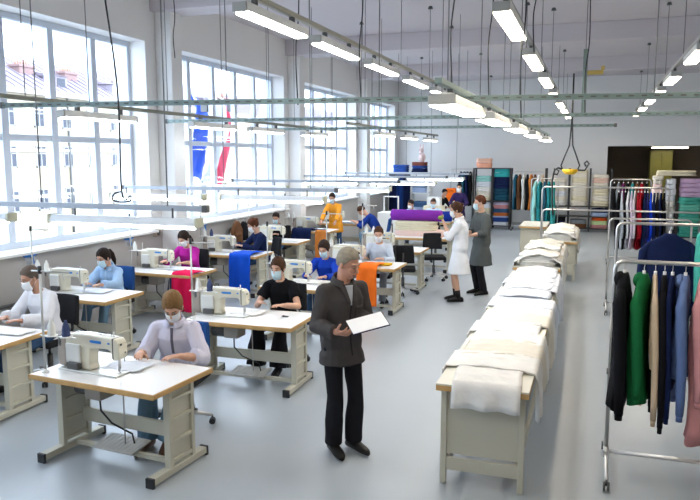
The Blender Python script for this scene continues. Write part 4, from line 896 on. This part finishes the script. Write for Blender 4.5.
# the piece over the near edge
drape('folded_garment', 'white garment hanging over the near end of the long work table', 'garment', [(-.42, .018), (-.2, .03), (-.02, .02), (.012, -.01), (.03, -.12), (.03, -.17)], .50, V((-.68, 5.0, .826)), R(-90), wf, seed=12, wr=.008, n=16)
y = 11.0; i2 = 0
while y < 13.3:
    wy = .42; gar_on_table(i2, -1.08, -.40, y, wy * 1.1, .822, .15 + .06 * rnd.random(), wf2 if i2 % 2 else wf, .3 if i2 < 3 else .1, .06 if i2 == 0 else 0, '%s garment heap on the table of ivory garments' % ordw[i2], seed=i2 * 3 + 40, grp='garment heaps on the far work table'); y += wy; i2 += 1
for k in range(4): gar_on_table(k, -.93, -.25, 14.7 + k * .55, .58, .822, .16, wf2 if k % 2 else wf, .25, .1 if k == 0 else 0, '%s garment heap on the table beyond the tool hanger' % ordw[k], seed=k + 70, grp='garment heaps on the farthest work table')

# ================================================================== CLOTHES RACKS
def rack(label, x0, x1, y, z, lower=None, fy=.42, r=.016, base=True):
    t = thing('clothes_rack', label, 'clothes rack', (x0, y, 0)); L = x1 - x0; c = .07
    pts = [(0, 0, .14)] + [(0, 0, z - c)] + [(c - c * cos(a), 0, z - c + c * sin(a)) for a in (R(22), R(45), R(68))] + [(c, 0, z), (L - c, 0, z)] + [(L - c + c * sin(a), 0, z - c + c * cos(a)) for a in (R(22), R(45), R(68))] + [(L, 0, z - c), (L, 0, .14)]
    MB().tube(pts, r, 12).build('hanging_frame', chrome_m, t)
    if base: MB().tube([(0, 0, .15), (L, 0, .15)], r * .8, 10).tube([(0, .03, .15), (L, .03, .15)], r * .6, 10).build('base_bar', chrome_m, t)
    if lower: MB().tube([(0, -.02, lower), (L, -.02, lower)], r, 10).build('lower_bar', chrome_m, t)
    for xx in (0, L):
        MB().tube([(xx, -fy, .085), (xx, -fy + .05, .11), (xx, 0, .14), (xx, fy - .05, .11), (xx, fy, .085)], r * .95, 10).cyl((xx, 0, .10), (xx, 0, .19), r * 1.5, 12).build('foot', chrome_m, t)
        for yy in (-fy, fy):
            q = MB().cyl((xx - .024, yy, .035), (xx - .008, yy, .035), .035, 16).cyl((xx + .008, yy, .035), (xx + .024, yy, .035), .035, 16).cyl((xx, yy, .04), (xx, yy, .09), .008, 8)
            q.build('caster', dgrey_m, t)
    return t
def garment(label, name, m, loc, rz, L=.72, w=.22, tk=.05, sl=.55, hood=False, coatlen=None, seed=0, sm2=None, grp=None, swing=.02, cat='garment', res=1):
    """garment on a hanger; local x = shoulder line, z down from the neck"""
    t = thing(name, label, cat, loc, rz, grp); rnd = random.Random(seed); nz = 9 * res; N = 22 * res; rs = []
    prof = [(.0, .055, .03), (-.02, .075, .035), (-.05, .13, .04), (-.085, w * .86, .042), (-.14, w * .97, .048), (-.25, w * .97, .055)] + [(-.25 - (L - .25) * q / nz, w * (.97 + .06 * q / nz), tk * (1.1 + .25 * q / nz)) for q in range(1, nz + 1)]
    ph = rnd.random() * 6
    tf = min(1, tk / .05)
    for (z, a, b_) in prof:
        k = min(1, max(0, -z - .1) * 2.2); ring = []
        if z >= -.25: b_ *= tf
        for j in range(N):
            an = 2 * pi * j / N; f = (abs(cos(an)) ** 3 + abs(sin(an)) ** 3) ** (-1 / 3.)
            rp = 1 + k * .20 * sin(an * 5 + ph + z * 2) + k * .08 * sin(an * 9 + z * 5)
            ring.append(V((cos(an) * f * a * (1 + k * .02 * sin(an * 3)), sin(an) * f * b_ * rp + k * .012 * sin(an * 2 + ph) + k * .02 * sin(z * 4 + ph), z + .01 * sin(an * 3 + ph) * (z < -L + .05))))
        rs.append(ring)
    MB().rings(rs[::-1]).build('torso', m, t)
    if sl:
        for s in (-1, 1):
            pts = [(s * (w * .80), 0, -.10), (s * (w + .015), .004, -.20), (s * (w + .03), swing * s, -.2 - sl * .45), (s * (w + .012), swing * s * 2 + .01, -.2 - sl * .85), (s * (w + .01), swing * s * 2 + .01, -.2 - sl)]
            q = MB().tube(pts, [.030 * max(.5, tf), .056 * max(.5, tf), .056 * max(.5, tf), .046 * max(.55, tf), .038 * max(.6, tf)], 14, flat=.8); q.build('sleeve', sm2 or m, t)
            if sl > .4: MB().tube([pts[-1], V(pts[-1]) + V((0, 0, -.045))], [.030 * max(.6, tf), .028 * max(.6, tf)], 12).build('cuff', sm2 or m, t)
    if hood: MB().ell((0, .03, -.05), (.10, .045, .06), None, 18, 12).build('hood', m, t)
    return t
hang_w = mat('hanger_white', (.80, .80, .80), .35)
def hanger_mesh():
    m = MB(); m.tube([(0, 0, -.105), (0, 0, -.055), (.0, 0, -.035), (.018, 0, -.02), (.022, 0, .0), (.012, 0, .018), (-.006, 0, .02), (-.018, 0, .008)], .0028, 6, 1)
    m.tube([(-.19, 0, -.20), (-.12, 0, -.155), (0, 0, -.105), (.12, 0, -.155), (.19, 0, -.20)], [.007, .008, .012, .008, .007], 8, 0, flat=1.6); m.tube([(-.19, 0, -.20), (.19, 0, -.20)], .005, 6, 0)
    m.tube([(0, 0, -.06), (0, 0, -.11)], .012, 8, 0); return m
HM = hanger_mesh().mesh('hanger', [hang_w, chrome_m])
def on_rack(items, x0, dx, y, z, rackname, L=.72, res=1, nm='hooded_top', start=0):
    k = 0
    for it in items:
        colname, m = it[0], it[1]; o_ = it[2] if len(it) > 2 else {}
        x = o_.get('x', x0 + k * dx); rz = R(o_.get('rz', 84 + 12 * (noise.noise(V((k * 1.7, z, y))))))
        h_ = bpy.data.objects.new('hanger', HM); COL.objects.link(h_); h_.location = (x, y, z + r_off); h_.rotation_euler = (0, 0, rz)
        kind = o_.get('kind', 'garment'); ps = o_.get('pos', '')
        lab = '%s %s on %s%s' % (colname, kind, rackname, ps)
        tag(h_, 'hanger of ' + lab.replace('from the left', 'from left').replace(' short garment', ' garment').replace('hooded sweatshirt', 'sweatshirt'), 'hanger', 'hangers on the racks')
        garment(lab, o_.get('name', kind.replace(' ', '_').replace('-', '_')), m, (x, y, z + r_off - .085), rz, o_.get('L', L), o_.get('w', .22), o_.get('tk', .045), o_.get('sl', .55), o_.get('hood', False), seed=k * 7 + int(y * 10), res=res, swing=o_.get('sw', .02))
        k += 1
r_off = .0
rack('near chrome clothes rack on casters with sweatshirts, at right edge', .20, 1.95, 5.76, 1.70, fy=.40)
r_off = -.005
on_rack([('black', black_c, dict(kind='hooded sweatshirt', x=.27, L=1.04, hood=True, sl=.86, rz=82, tk=.05, pos=', leftmost')), ('green', green_c, dict(kind='hooded sweatshirt', x=.41, L=.98, hood=True, sl=.72, tk=.045, rz=76)), ('tan', tan_c, dict(kind='long-sleeved sweater', x=.49, L=.68, sl=.88, tk=.022, rz=88)), ('black', black_c, dict(kind='sweatshirt', x=.555, L=.95, sl=.93, rz=84, tk=.03, pos=', right of tan sweater')), ('dark navy', navy_c, dict(kind='hooded sweatshirt', x=.61, L=.86, sl=.85, rz=80, tk=.025)), ('slate blue', slate_c, dict(kind='hooded sweatshirt', x=.70, L=.74, sl=.82, hood=True, tk=.04, rz=80)), ('dusty pink', pink_c, dict(kind='long coat', name='coat', x=.83, L=1.25, sl=.7, rz=78, tk=.055)), ('tan brown', cloth('taupe', (.34, .24, .17)), dict(kind='sweater', x=.96, L=1.15, sl=.7, tk=.05)), ('dark blue', slate_c, dict(kind='sweater', x=1.1, L=1.15, tk=.045)), ('black', black_c, dict(kind='jacket', x=1.24, L=1.0, tk=.045))], 0, 0, 5.76, 1.70, 'the near chrome rack', res=1)
r_off = 0
rack('second chrome clothes rack with a broad navy sweater facing the aisle', .28, 2.2, 8.0, 1.80)
garment('broad navy crew-neck sweater facing the aisle on second rack', 'sweater', navy_c, (.80, 7.98, 1.79 - .085), R(4), .86, .235, .07, .62, seed=5)
h_ = bpy.data.objects.new('hanger', HM); COL.objects.link(h_); h_.location = (.80, 7.98, 1.79); h_.rotation_euler = (0, 0, R(4)); tag(h_, 'white hanger holding the broad navy crew-neck sweater', 'hanger', 'hangers on the racks')
on_rack([('sea green', emer_c, dict(x=1.09, L=.72)), ('pale lilac', lilac_c, dict(x=1.18, L=.6)), ('pink', pink_c, dict(x=1.27, L=.8)), ('white', wf3, dict(x=1.36, L=.7))], 0, 0, 8.0, 1.80, 'second chrome rack')
rack('far tall chrome frame rack crowded with coloured coats', -.90, 1.36, 14.1, 1.93, fy=.3, base=False)
rack('low chrome rack standing just before the tall frame rack', -.86, 2.7, 13.7, 1.52, fy=.25, base=False)
cols = [('dark grey', black_c), ('pale grey-blue', cloth('grey_pale', (.5, .55, .62))), ('black', black_c), ('white', wf3), ('lilac', lilac_c), ('pale lilac', cloth('lilac_pale', (.66, .60, .68))), ('dark red', dred_c), ('crimson', cloth('deep_red', (.38, .01, .02))), ('dark navy', navy_c), ('indigo', cloth('indigo2', (.02, .02, .10))), ('bright blue', bblue_c), ('navy', navy_c), ('black', black_c), ('dark navy', navy_c), ('black', black_c)]
its = []
for k, (n_, m) in enumerate(cols): its.append((n_, m, dict(kind='coat', name='coat', L=1.05 + .12 * noise.noise(V((k, 0, 3))), sl=.6, tk=.022, pos=', %s from left' % ordw[k].replace('nearest', 'first'), w=.22)))
on_rack(its, .49, .056, 14.1, 1.93, 'the far frame rack', res=1)
rack('small chrome rack of dark garments before the dark opening', .42, 1.30, 17.6, 1.98, fy=.3)
on_rack([(n_, m, dict(kind='short garment', name='garment', pos=', %s from left' % ordw[k].replace('nearest', 'first'))) for k, (n_, m) in enumerate([('black', black_c), ('dark grey', grey_c), ('plum', cloth('plum', (.12, .02, .09))), ('black', black_c), ('teal', teal_c), ('brown', brown_c), ('maroon', dred_c), ('black', black_c)])], .50, .10, 17.6, 1.98, 'small rack by the dark opening', L=.8)
rack('plain chrome rack base near the coats, empty', .30, 1.5, 12.0, 1.52, fy=.35)

# ================================================================== SHELVES OF FABRIC
blackm = mat('shelf_black', (.02, .02, .022), .45)
def shelf_unit(label, x0, x1, y, d, top, boards, posts, bm=blackm):
    t = thing('shelving_unit', label, 'shelf', ((x0 + x1) / 2, y, 0)); c = (x0 + x1) / 2
    for xx in posts:
        for yy in (-d / 2, d / 2): MB().b2((xx - c - .03, yy - .025, 0), (xx - c + .03, yy + .025, top)).build('post', bm, t)
    for z in boards: MB().b2((x0 - c, -d / 2, z - .03), (x1 - c, d / 2, z)).build('shelf_board', bm, t)
    return t
def stack(desc, x, y, z, w, d, items, nm='folded_fabric', layers=2):
    """items bottom to top: (colour name, material, height)"""
    n = len(items)
    for i, (cn, m, h) in enumerate(items):
        pos = 'only' if n == 1 else 'lowest' if i == 0 else 'topmost' if i == n - 1 else '%s up' % ordw[i].replace('nearest', 'first')
        tag(folded(layers, w, d, h - .004, [0], seed=i * 13 + int(x * 31), jit=.015).build(nm, m, None, (x, y, z)), '%s folded fabric, %s in %s' % (cn, pos, desc), 'fabric', 'folded fabric in ' + desc); z += h
YS = 25.0
shelf_unit('black fabric shelf at back, left of the hanging brown garments', -3.92, -2.66, YS, .5, 2.12, (.12, .98, 1.66, 2.12)[:2] + (2.12,), (-3.92, -3.28, -2.66))
stack('left bay of black fabric shelf', -3.60, YS, .98, .56, .42, [('cream', crm, .16), ('ivory', wf2, .16), ('cream white', wf, .17), ('white', wf3, .17), ('mint', mint_c, .20)])
stack('top left of black fabric shelf', -3.60, YS, 2.12, .56, .42, [('peach', peach_c, .17), ('pale peach', cloth('pale_peach', (.80, .50, .38)), .16)])
stack('lower left bay of the black fabric shelf', -3.60, YS, .12, .56, .42, [('grey', grey_c, .2), ('white', wf, .2), ('cream', crm, .2), ('white', wf3, .2)])
stack('right bay of the black fabric shelf', -2.97, YS, .12, .56, .42, [('white', wf3, .13), ('navy blue', cloth('mid_navy', (.03, .07, .25)), .15), ('light blue', palb_c, .05), ('orange', cloth('burnt_orange', (.55, .16, .05)), .12), ('petrol blue', cloth('petrol2', (.04, .10, .2)), .14), ('rose', rose_c, .13), ('lilac', cloth('lilac2', (.5, .45, .62)), .10)])
stack('upper right bay of the black fabric shelf', -2.97, YS, .99, .56, .42, [('petrol', petrol_c, .22), ('dark petrol', cloth('petrol3', (.015, .06, .10)), .20), ('black navy', navy_c, .22), ('navy', navy_c, .18), ('turquoise', cloth('turq', (.04, .38, .38)), .30)])
# three bays of white stacks behind the far tables
shelf_unit('black shelf of white fabric stacks behind the tool hanger', -1.48, .62, YS, .5, 2.12, (.12, .52, .86), (-1.48, -.72, -.05, .62))
whs = [('white', wf, .17), ('ivory', wf2, .15), ('white', wf3, .17), ('cream', wf2, .14), ('white', wf, .15), ('ivory', wf2, .17), ('white', wf3, .15)]
stack('left bay of the white fabric shelf', -1.10, YS, .86, .60, .42, whs[:6]); stack('middle bay of the white fabric shelf', -.39, YS, .86, .56, .42, [('cream' if i % 2 else 'ivory', (wf2, crm)[i % 2] if i % 3 else wf2, h) for i, (a, b_, h) in enumerate(whs + [('ivory', wf2, .12)])])
stack('right bay of the white fabric shelf', .28, YS, .86, .54, .42, [('cream', crm, .18), ('ivory', wf2, .2), ('cream', crm, .2), ('ivory', wf2, .2), ('rosy', cloth('rosy', (.7, .5, .42)), .17), ('ivory', wf2, .1)])
stack('lower left of the white fabric shelf', -1.10, YS, .12, .60, .42, [('dark', navy_c, .2), ('black', black_c, .15)])
stack('lower right of the white fabric shelf', .28, YS, .12, .54, .42, [('pink', rose_c, .12), ('pale green', lime_c, .14), ('orange red', cloth('orange_red', (.7, .10, .02)), .12)])
stack('lower middle of the white fabric shelf', -.39, YS, .12, .56, .42, [('brown', brown_c, .14), ('grey', grey_c, .14)])
stack('middle right of the white fabric shelf', .28, YS, .52, .54, .42, [('light blue', palb_c, .13), ('navy', navy_c, .14)])
# garments between the shelves
rack('far chrome rack of brown and white garments', -2.55, -1.55, 24.6, 2.0, fy=.25)
on_rack([(n_, m, dict(kind='long garment', name='garment', L=1.2, pos=', %s from left' % ordw[k].replace('nearest', 'first'))) for k, (n_, m) in enumerate([('dark petrol', petrol_c), ('brown', brown_c), ('white', wf), ('black', black_c), ('rust', cloth('rust', (0, 0, 0))), ('brown', brown_c), ('white', wf3), ('tan', tan_c)])], -2.45, .125, 24.6, 2.0, 'the far chrome rack')
rack('chrome rack of teal garments near the back wall', -1.75, -.95, 22.2, 1.85, fy=.25)
on_rack([(n_, m, dict(kind='long garment', name='garment', L=1.35, pos=', %s from left' % ordw[k].replace('nearest', 'first'))) for k, (n_, m) in enumerate([('mint', mint_c), ('dark teal', teal_c), ('petrol', petrol_c), ('teal', teal_c), ('mint green', cloth('teal_mid', (.04, .30, .30)))])], -1.62, .13, 22.2, 1.85, 'the teal rack')
# black rack with navy garments, left of the shelf
rack('dark rack of navy garments behind the person in indigo', -4.75, -3.98, 24.8, 2.08, fy=.25)
on_rack([(n_, m, dict(kind='long garment', name='garment', L=1.2, pos=', %s from left' % ordw[k].replace('nearest', 'first'))) for k, (n_, m) in enumerate([('navy', navy_c), ('petrol', petrol_c), ('dark navy', navy_c), ('black', black_c)])], -4.38, .11, 24.8, 2.08, 'the dark rack')
# left rear shelf, navy curtains and stacks
shelf_unit('pale shelf at the left back corner with blue fabrics on top', -7.0, -5.55, YS, .5, 1.95, (.3, 1.22, 1.95), (-7.0, -6.22, -5.55), white_m)
stack('left top of the corner shelf', -6.62, YS, 1.95, .56, .42, [('royal blue', cloth('mid_blue', (.03, .09, .35)), .14), ('blue', cloth('mid_blue', (0, 0, 0)), .13)])
stack('right top of the corner shelf', -5.92, YS, 1.95, .56, .42, [('navy', navy_c, .14), ('dark blue', cloth('mid_navy', (0, 0, 0)), .10), ('brown', cloth('red_brown', (.22, .07, .05)), .13)])
stack('upper bay of the corner shelf', -5.9, YS, 1.22, .56, .42, [('denim blue', palb_c, .18), ('grey-blue', cloth('blue_grey', (.25, .32, .45)), .16), ('pale blue', palb_c, .18)]); stack('lower bay of the corner shelf', -5.9, YS, .3, .56, .42, [('denim', denim_c, .2), ('blue', palb_c, .2), ('denim', denim_c, .2)])
for k, (x, m, n_) in enumerate(((-6.85, navy_c, 'dark navy'), (-6.58, cloth('deep_blue', (.015, .05, .2)), 'deep blue'), (-6.32, navy_c, 'black navy'))):
    tag(MB().sheet([[V(((j / 14 - .5) * .26, .04 * sin(j * 1.9 + k), -q * .1)) for j in range(15)] for q in range(14)], .01).build('hanging_fabric', m, None, (x, YS - .33, 1.88)), '%s fabric length hanging in the left back corner' % n_, 'fabric')
q = MB().ell((0, 0, .16), (.13, .10, .17), None, 16, 10).ell((-.03, 0, .40), (.09, .08, .11), None, 14, 10); q.cap_cone((-.06, 0, .48), (-.07, 0, .62), .025, .02).cap_cone((.02, 0, .48), (.04, 0, .62), .025, .02)
tag(q.build('soft_bundle', cloth('pale_pink', (.80, .62, .60)), None, (-5.85, YS + .02, 2.32)), 'pale pink soft bundle on top of the corner shelf fabrics', 'fabric')
# shelf on the right with lilac, white and green stacks
shelf_unit('dark shelf of green, white and lilac stacks at right, behind the coats', 1.12, 2.7, 15.6, .5, 1.60, (.3, .92), (1.14, 1.39, 1.63, 2.7))
stack('narrow left bay of the right shelf', 1.265, 15.6, .92, .21, .42, [('rosy white', wf, .22), ('white', wf3, .2), ('white lace', wf, .22), ('ivory', wf2, .2), ('pale pink', cloth('pale_pink', (0, 0, 0)), .2), ('ivory', wf2, .16)])
stack('second bay of the right shelf', 1.51, 15.6, .92, .2, .42, [('white', wf3, .24), ('pale blue white', wf3, .22), ('white', wf, .24), ('white lace', wf3, .24), ('bluish white', wf3, .2)])
stack('green pile of the right shelf', 1.86, 15.5, .92, .42, .42, [('sea green', emer_c, .13), ('green', emer_c, .13), ('mint green', cloth('mintgreen', (.12, .45, .37)), .13), ('sea green', emer_c, .13), ('pale sea green', cloth('mintgreen', (0, 0, 0)), .13), ('sea green', emer_c, .13)])
stack('heap on the green pile', 1.98, 15.6, 1.70, .62, .42, [('lilac', cloth('lilac3', (.52, .36, .54)), .20), ('pale lilac', cloth('lilac3', (0, 0, 0)), .17)])
stack('far right bay of the right shelf', 2.4, 15.6, .92, .4, .42, [('pink', rose_c, .2), ('grey', grey_c, .2), ('cream', crm, .2), ('ivory', wf2, .2)])
tag(folded(3, .75, .4, .10, [0], 5).build('folded_fabric', crm, None, (1.6, 15.6, 2.125)), 'cream folded fabric lying on top of the white stacks at right', 'fabric')

# ================================================================== CUTTING TABLE WITH ROLLS
ct = sewing_table('white table carrying the purple fabric roll', -3.55, 15.3, 0, 1.4, 1.05, False)
ct2 = sewing_table('far white table before the two people in pale blue coats', -4.4, 18.9, 0, 1.7, .8, False)
def roll(label, x, y, z, L, r, m, rz=0):
    q = MB(); q.tube([(-L / 2, 0, 0), (-L / 2 + .01, 0, 0), (L / 2 - .01, 0, 0), (L / 2, 0, 0)], [r * .9, r, r, r * .9], 24); q.tube([(-L / 2 - .04, 0, 0), (L / 2 + .04, 0, 0)], .03, 12, 1)
    return tag(q.build('fabric_roll', [m, mat('cardboard', (.4, .28, .16), .8)], None, (x, y, z), rz), label, 'fabric roll')
roll('big purple fabric roll on the cream stack', -3.7, 15.35, 1.20, 1.15, .125, purple_c)
tag(folded(4, 1.1, .5, .12, [0], 3).build('folded_fabric', cloth('pale_rose', (.78, .60, .55)), None, (-3.62, 15.35, .752)), 'pale rose folded fabric under the cream stack', 'fabric')
tag(folded(4, .95, .5, .19, [0], 4).build('folded_fabric', crm, None, (-3.7, 15.35, .875)), 'cream folded fabric under the purple roll', 'fabric')
roll('royal blue fabric roll before the person in pale blue', -4.0, 18.8, .90, .9, .14, cloth('roll_blue', (.01, .03, .25)))
tag(MB().b2((-.2, -.15, 0), (.2, .15, .26)).build('storage_box', white_m, None, (-4.55, 21.2, 1.02), bevel=.01), 'white box before the back wall, beside the orange cloth', 'box')
bk = sewing_table('farthest white table under the white box', -4.5, 21.3, 0, 1.5, .8, False)
tag(MB().b2((-.3, -.2, 0), (.3, .2, .268)).build('storage_box', crm, None, (-4.55, 21.2, .751), bevel=.01), 'cream box under the white box on the farthest table', 'box')
# white machine cabinet left of the back desks
t = thing('overlock_machine', 'tall white frame machine on a white cabinet before the corner shelf', 'machine', (-5.2, 18.6, 0))
MB().b2((-.32, -.25, .05), (.32, .25, 1.0)).build('cabinet', white_m, t, bevel=.02); MB().tube([(-.2, 0, 1.0), (-.2, 0, 1.42), (.2, 0, 1.42), (.2, 0, 1.0)], .025, 8).build('top_frame', white_m, t); MB().b2((-.25, -.2, 0), (.25, .2, .05)).build('plinth', black_m, t)
# things on the wall under the windows
for (u, v, lab) in ((32, 257, 'blue air gun hanging on the wall at the left edge'), (130, 240, 'blue air gun hanging on the wall left of the first pillar'), (205, 226, 'dark blue air gun hanging on the wall right of the first pillar')):
    p = px(u, v, XW + .036); t = thing('air_gun', lab, 'air gun', p)
    MB().lathe([(.001, -.01), (.10, -.008), (.10, 0), (.001, .002)], n=20).build('disc', mat('disc_pale', (.62, .64, .68), .4), t); t.children[0].rotation_euler = (0, R(90), 0); t.children[0].location = (-.03, 0, 0)
    MB().tube([(.0, -.14, .03), (0, .0, .02), (0, .09, .035)], [.02, .025, .012], 10).tube([(0, .0, .02), (0, .03, -.09)], [.018, .013], 8).tube([(0, -.14, .03), (0, -.16, .09)], [.012, .01], 8).build('gun_body', blue_m, t)
    MB().tube([(0, .09, .035), (0, .15, .045)], .005, 6).build('nozzle', black_m, t)
MBp = px(157, 233, XW + .02)
for (u, v, lab) in ((157, 233, 'small brown socket box on the wall left of the magenta woman'),):
    t = thing('socket_box', lab, 'socket', px(u, v, XW + .03)); MB().b2((-.03, -.08, -.06), (.03, .08, .06)).build('box', mat('socket_tan', (.38, .33, .25), .6), t, bevel=.006); MB().cyl((.03, 0, 0), (.045, 0, 0), .04, 16).build('socket_face', dgrey_m, t)
tag(MB().tube([(0, -3.6, 0), (0, -2, -.02), (0, 0, .05), (0, 1.5, .02), (0, 3.4, .06)], .022, 8).build('wall_pipe', dgrey_m, None, (XW + .05, 5.9, .55)), 'dark pipe running along the wall behind the left-edge woman', 'pipe')
# jackets on wall hooks
for (x, y, z, m, lab) in ((-6.95, 12.95, 1.18, brown_c, 'brown jacket heaped by the wall behind the auburn-haired woman'), (-6.97, 13.3, 1.14, black_c, 'black jacket by the wall behind the auburn-haired woman')):
    garment(lab, 'jacket', m, (x, y, z), R(90), .42, .17, .09, .3, seed=int(y * 10))
    tag(MB().tube([(-.2, 0, .06), (0, 0, .05), (0.03, 0, -.02), (0.01, 0, -.05)], .008, 6).build('wall_hook', chrome_m, None, (x, y, z + .0)), 'metal hook carrying the ' + lab.split(' by')[0].split(' heaped')[0], 'hook')
# ================================================================== CAMERA, LIGHT, VIEW
cd = bpy.data.cameras.new('camera'); cam = bpy.data.objects.new('camera', cd); COL.objects.link(cam)
cd.sensor_width = 36; cd.lens = 36 * F / 700; cam.location = EYE; cd.clip_end = 400
cam.rotation_euler = (pi / 2 - PITCH, 0, YAW); S.camera = cam
w = bpy.data.worlds.new('sky'); S.world = w; w.use_nodes = True; nt = w.node_tree; bg = nt.nodes['Background']
tcw = nt.nodes.new('ShaderNodeTexCoord'); nz = nt.nodes.new('ShaderNodeTexNoise'); nz.inputs['Scale'].default_value = 3; rp = nt.nodes.new('ShaderNodeMix'); rp.data_type = 'RGBA'
rp.inputs['A'].default_value = (.80, .89, 1, 1); rp.inputs['B'].default_value = (.90, .95, 1, 1); nt.links.new(tcw.outputs['Generated'], nz.inputs['Vector']); nt.links.new(nz.outputs['Fac'], rp.inputs['Factor']); nt.links.new(rp.outputs['Result'], bg.inputs['Color'])
bg.inputs['Strength'].default_value = SKY = 3.0
sl = bpy.data.lights.new('sun', 'SUN'); sl.energy = 1.0; sl.angle = .03; sl.color = (1, .95, .86); so = bpy.data.objects.new('sun', sl); COL.objects.link(so); so.rotation_euler = (0, R(52), R(12)); so.location = (10, 0, 40)
for i, (a, b_) in enumerate(OPEN):
    l = bpy.data.lights.new('window_portal', 'AREA'); l.shape = 'RECTANGLE'; l.size = ZT - ZS; l.size_y = b_ - a; l.cycles.is_portal = True
    o = bpy.data.objects.new('window_portal', l); COL.objects.link(o); o.location = (-7.56, (a + b_) / 2, (ZT + ZS) / 2); o.rotation_euler = (0, R(-90), 0)
S.cycles.sample_clamp_indirect = 4.0; S.cycles.caustics_reflective = False; S.cycles.caustics_refractive = False
S.view_settings.view_transform = 'Standard'; S.view_settings.look = 'None'; S.view_settings.exposure = 1.42; S.view_settings.gamma = 1.0
S.view_settings.use_curve_mapping = False
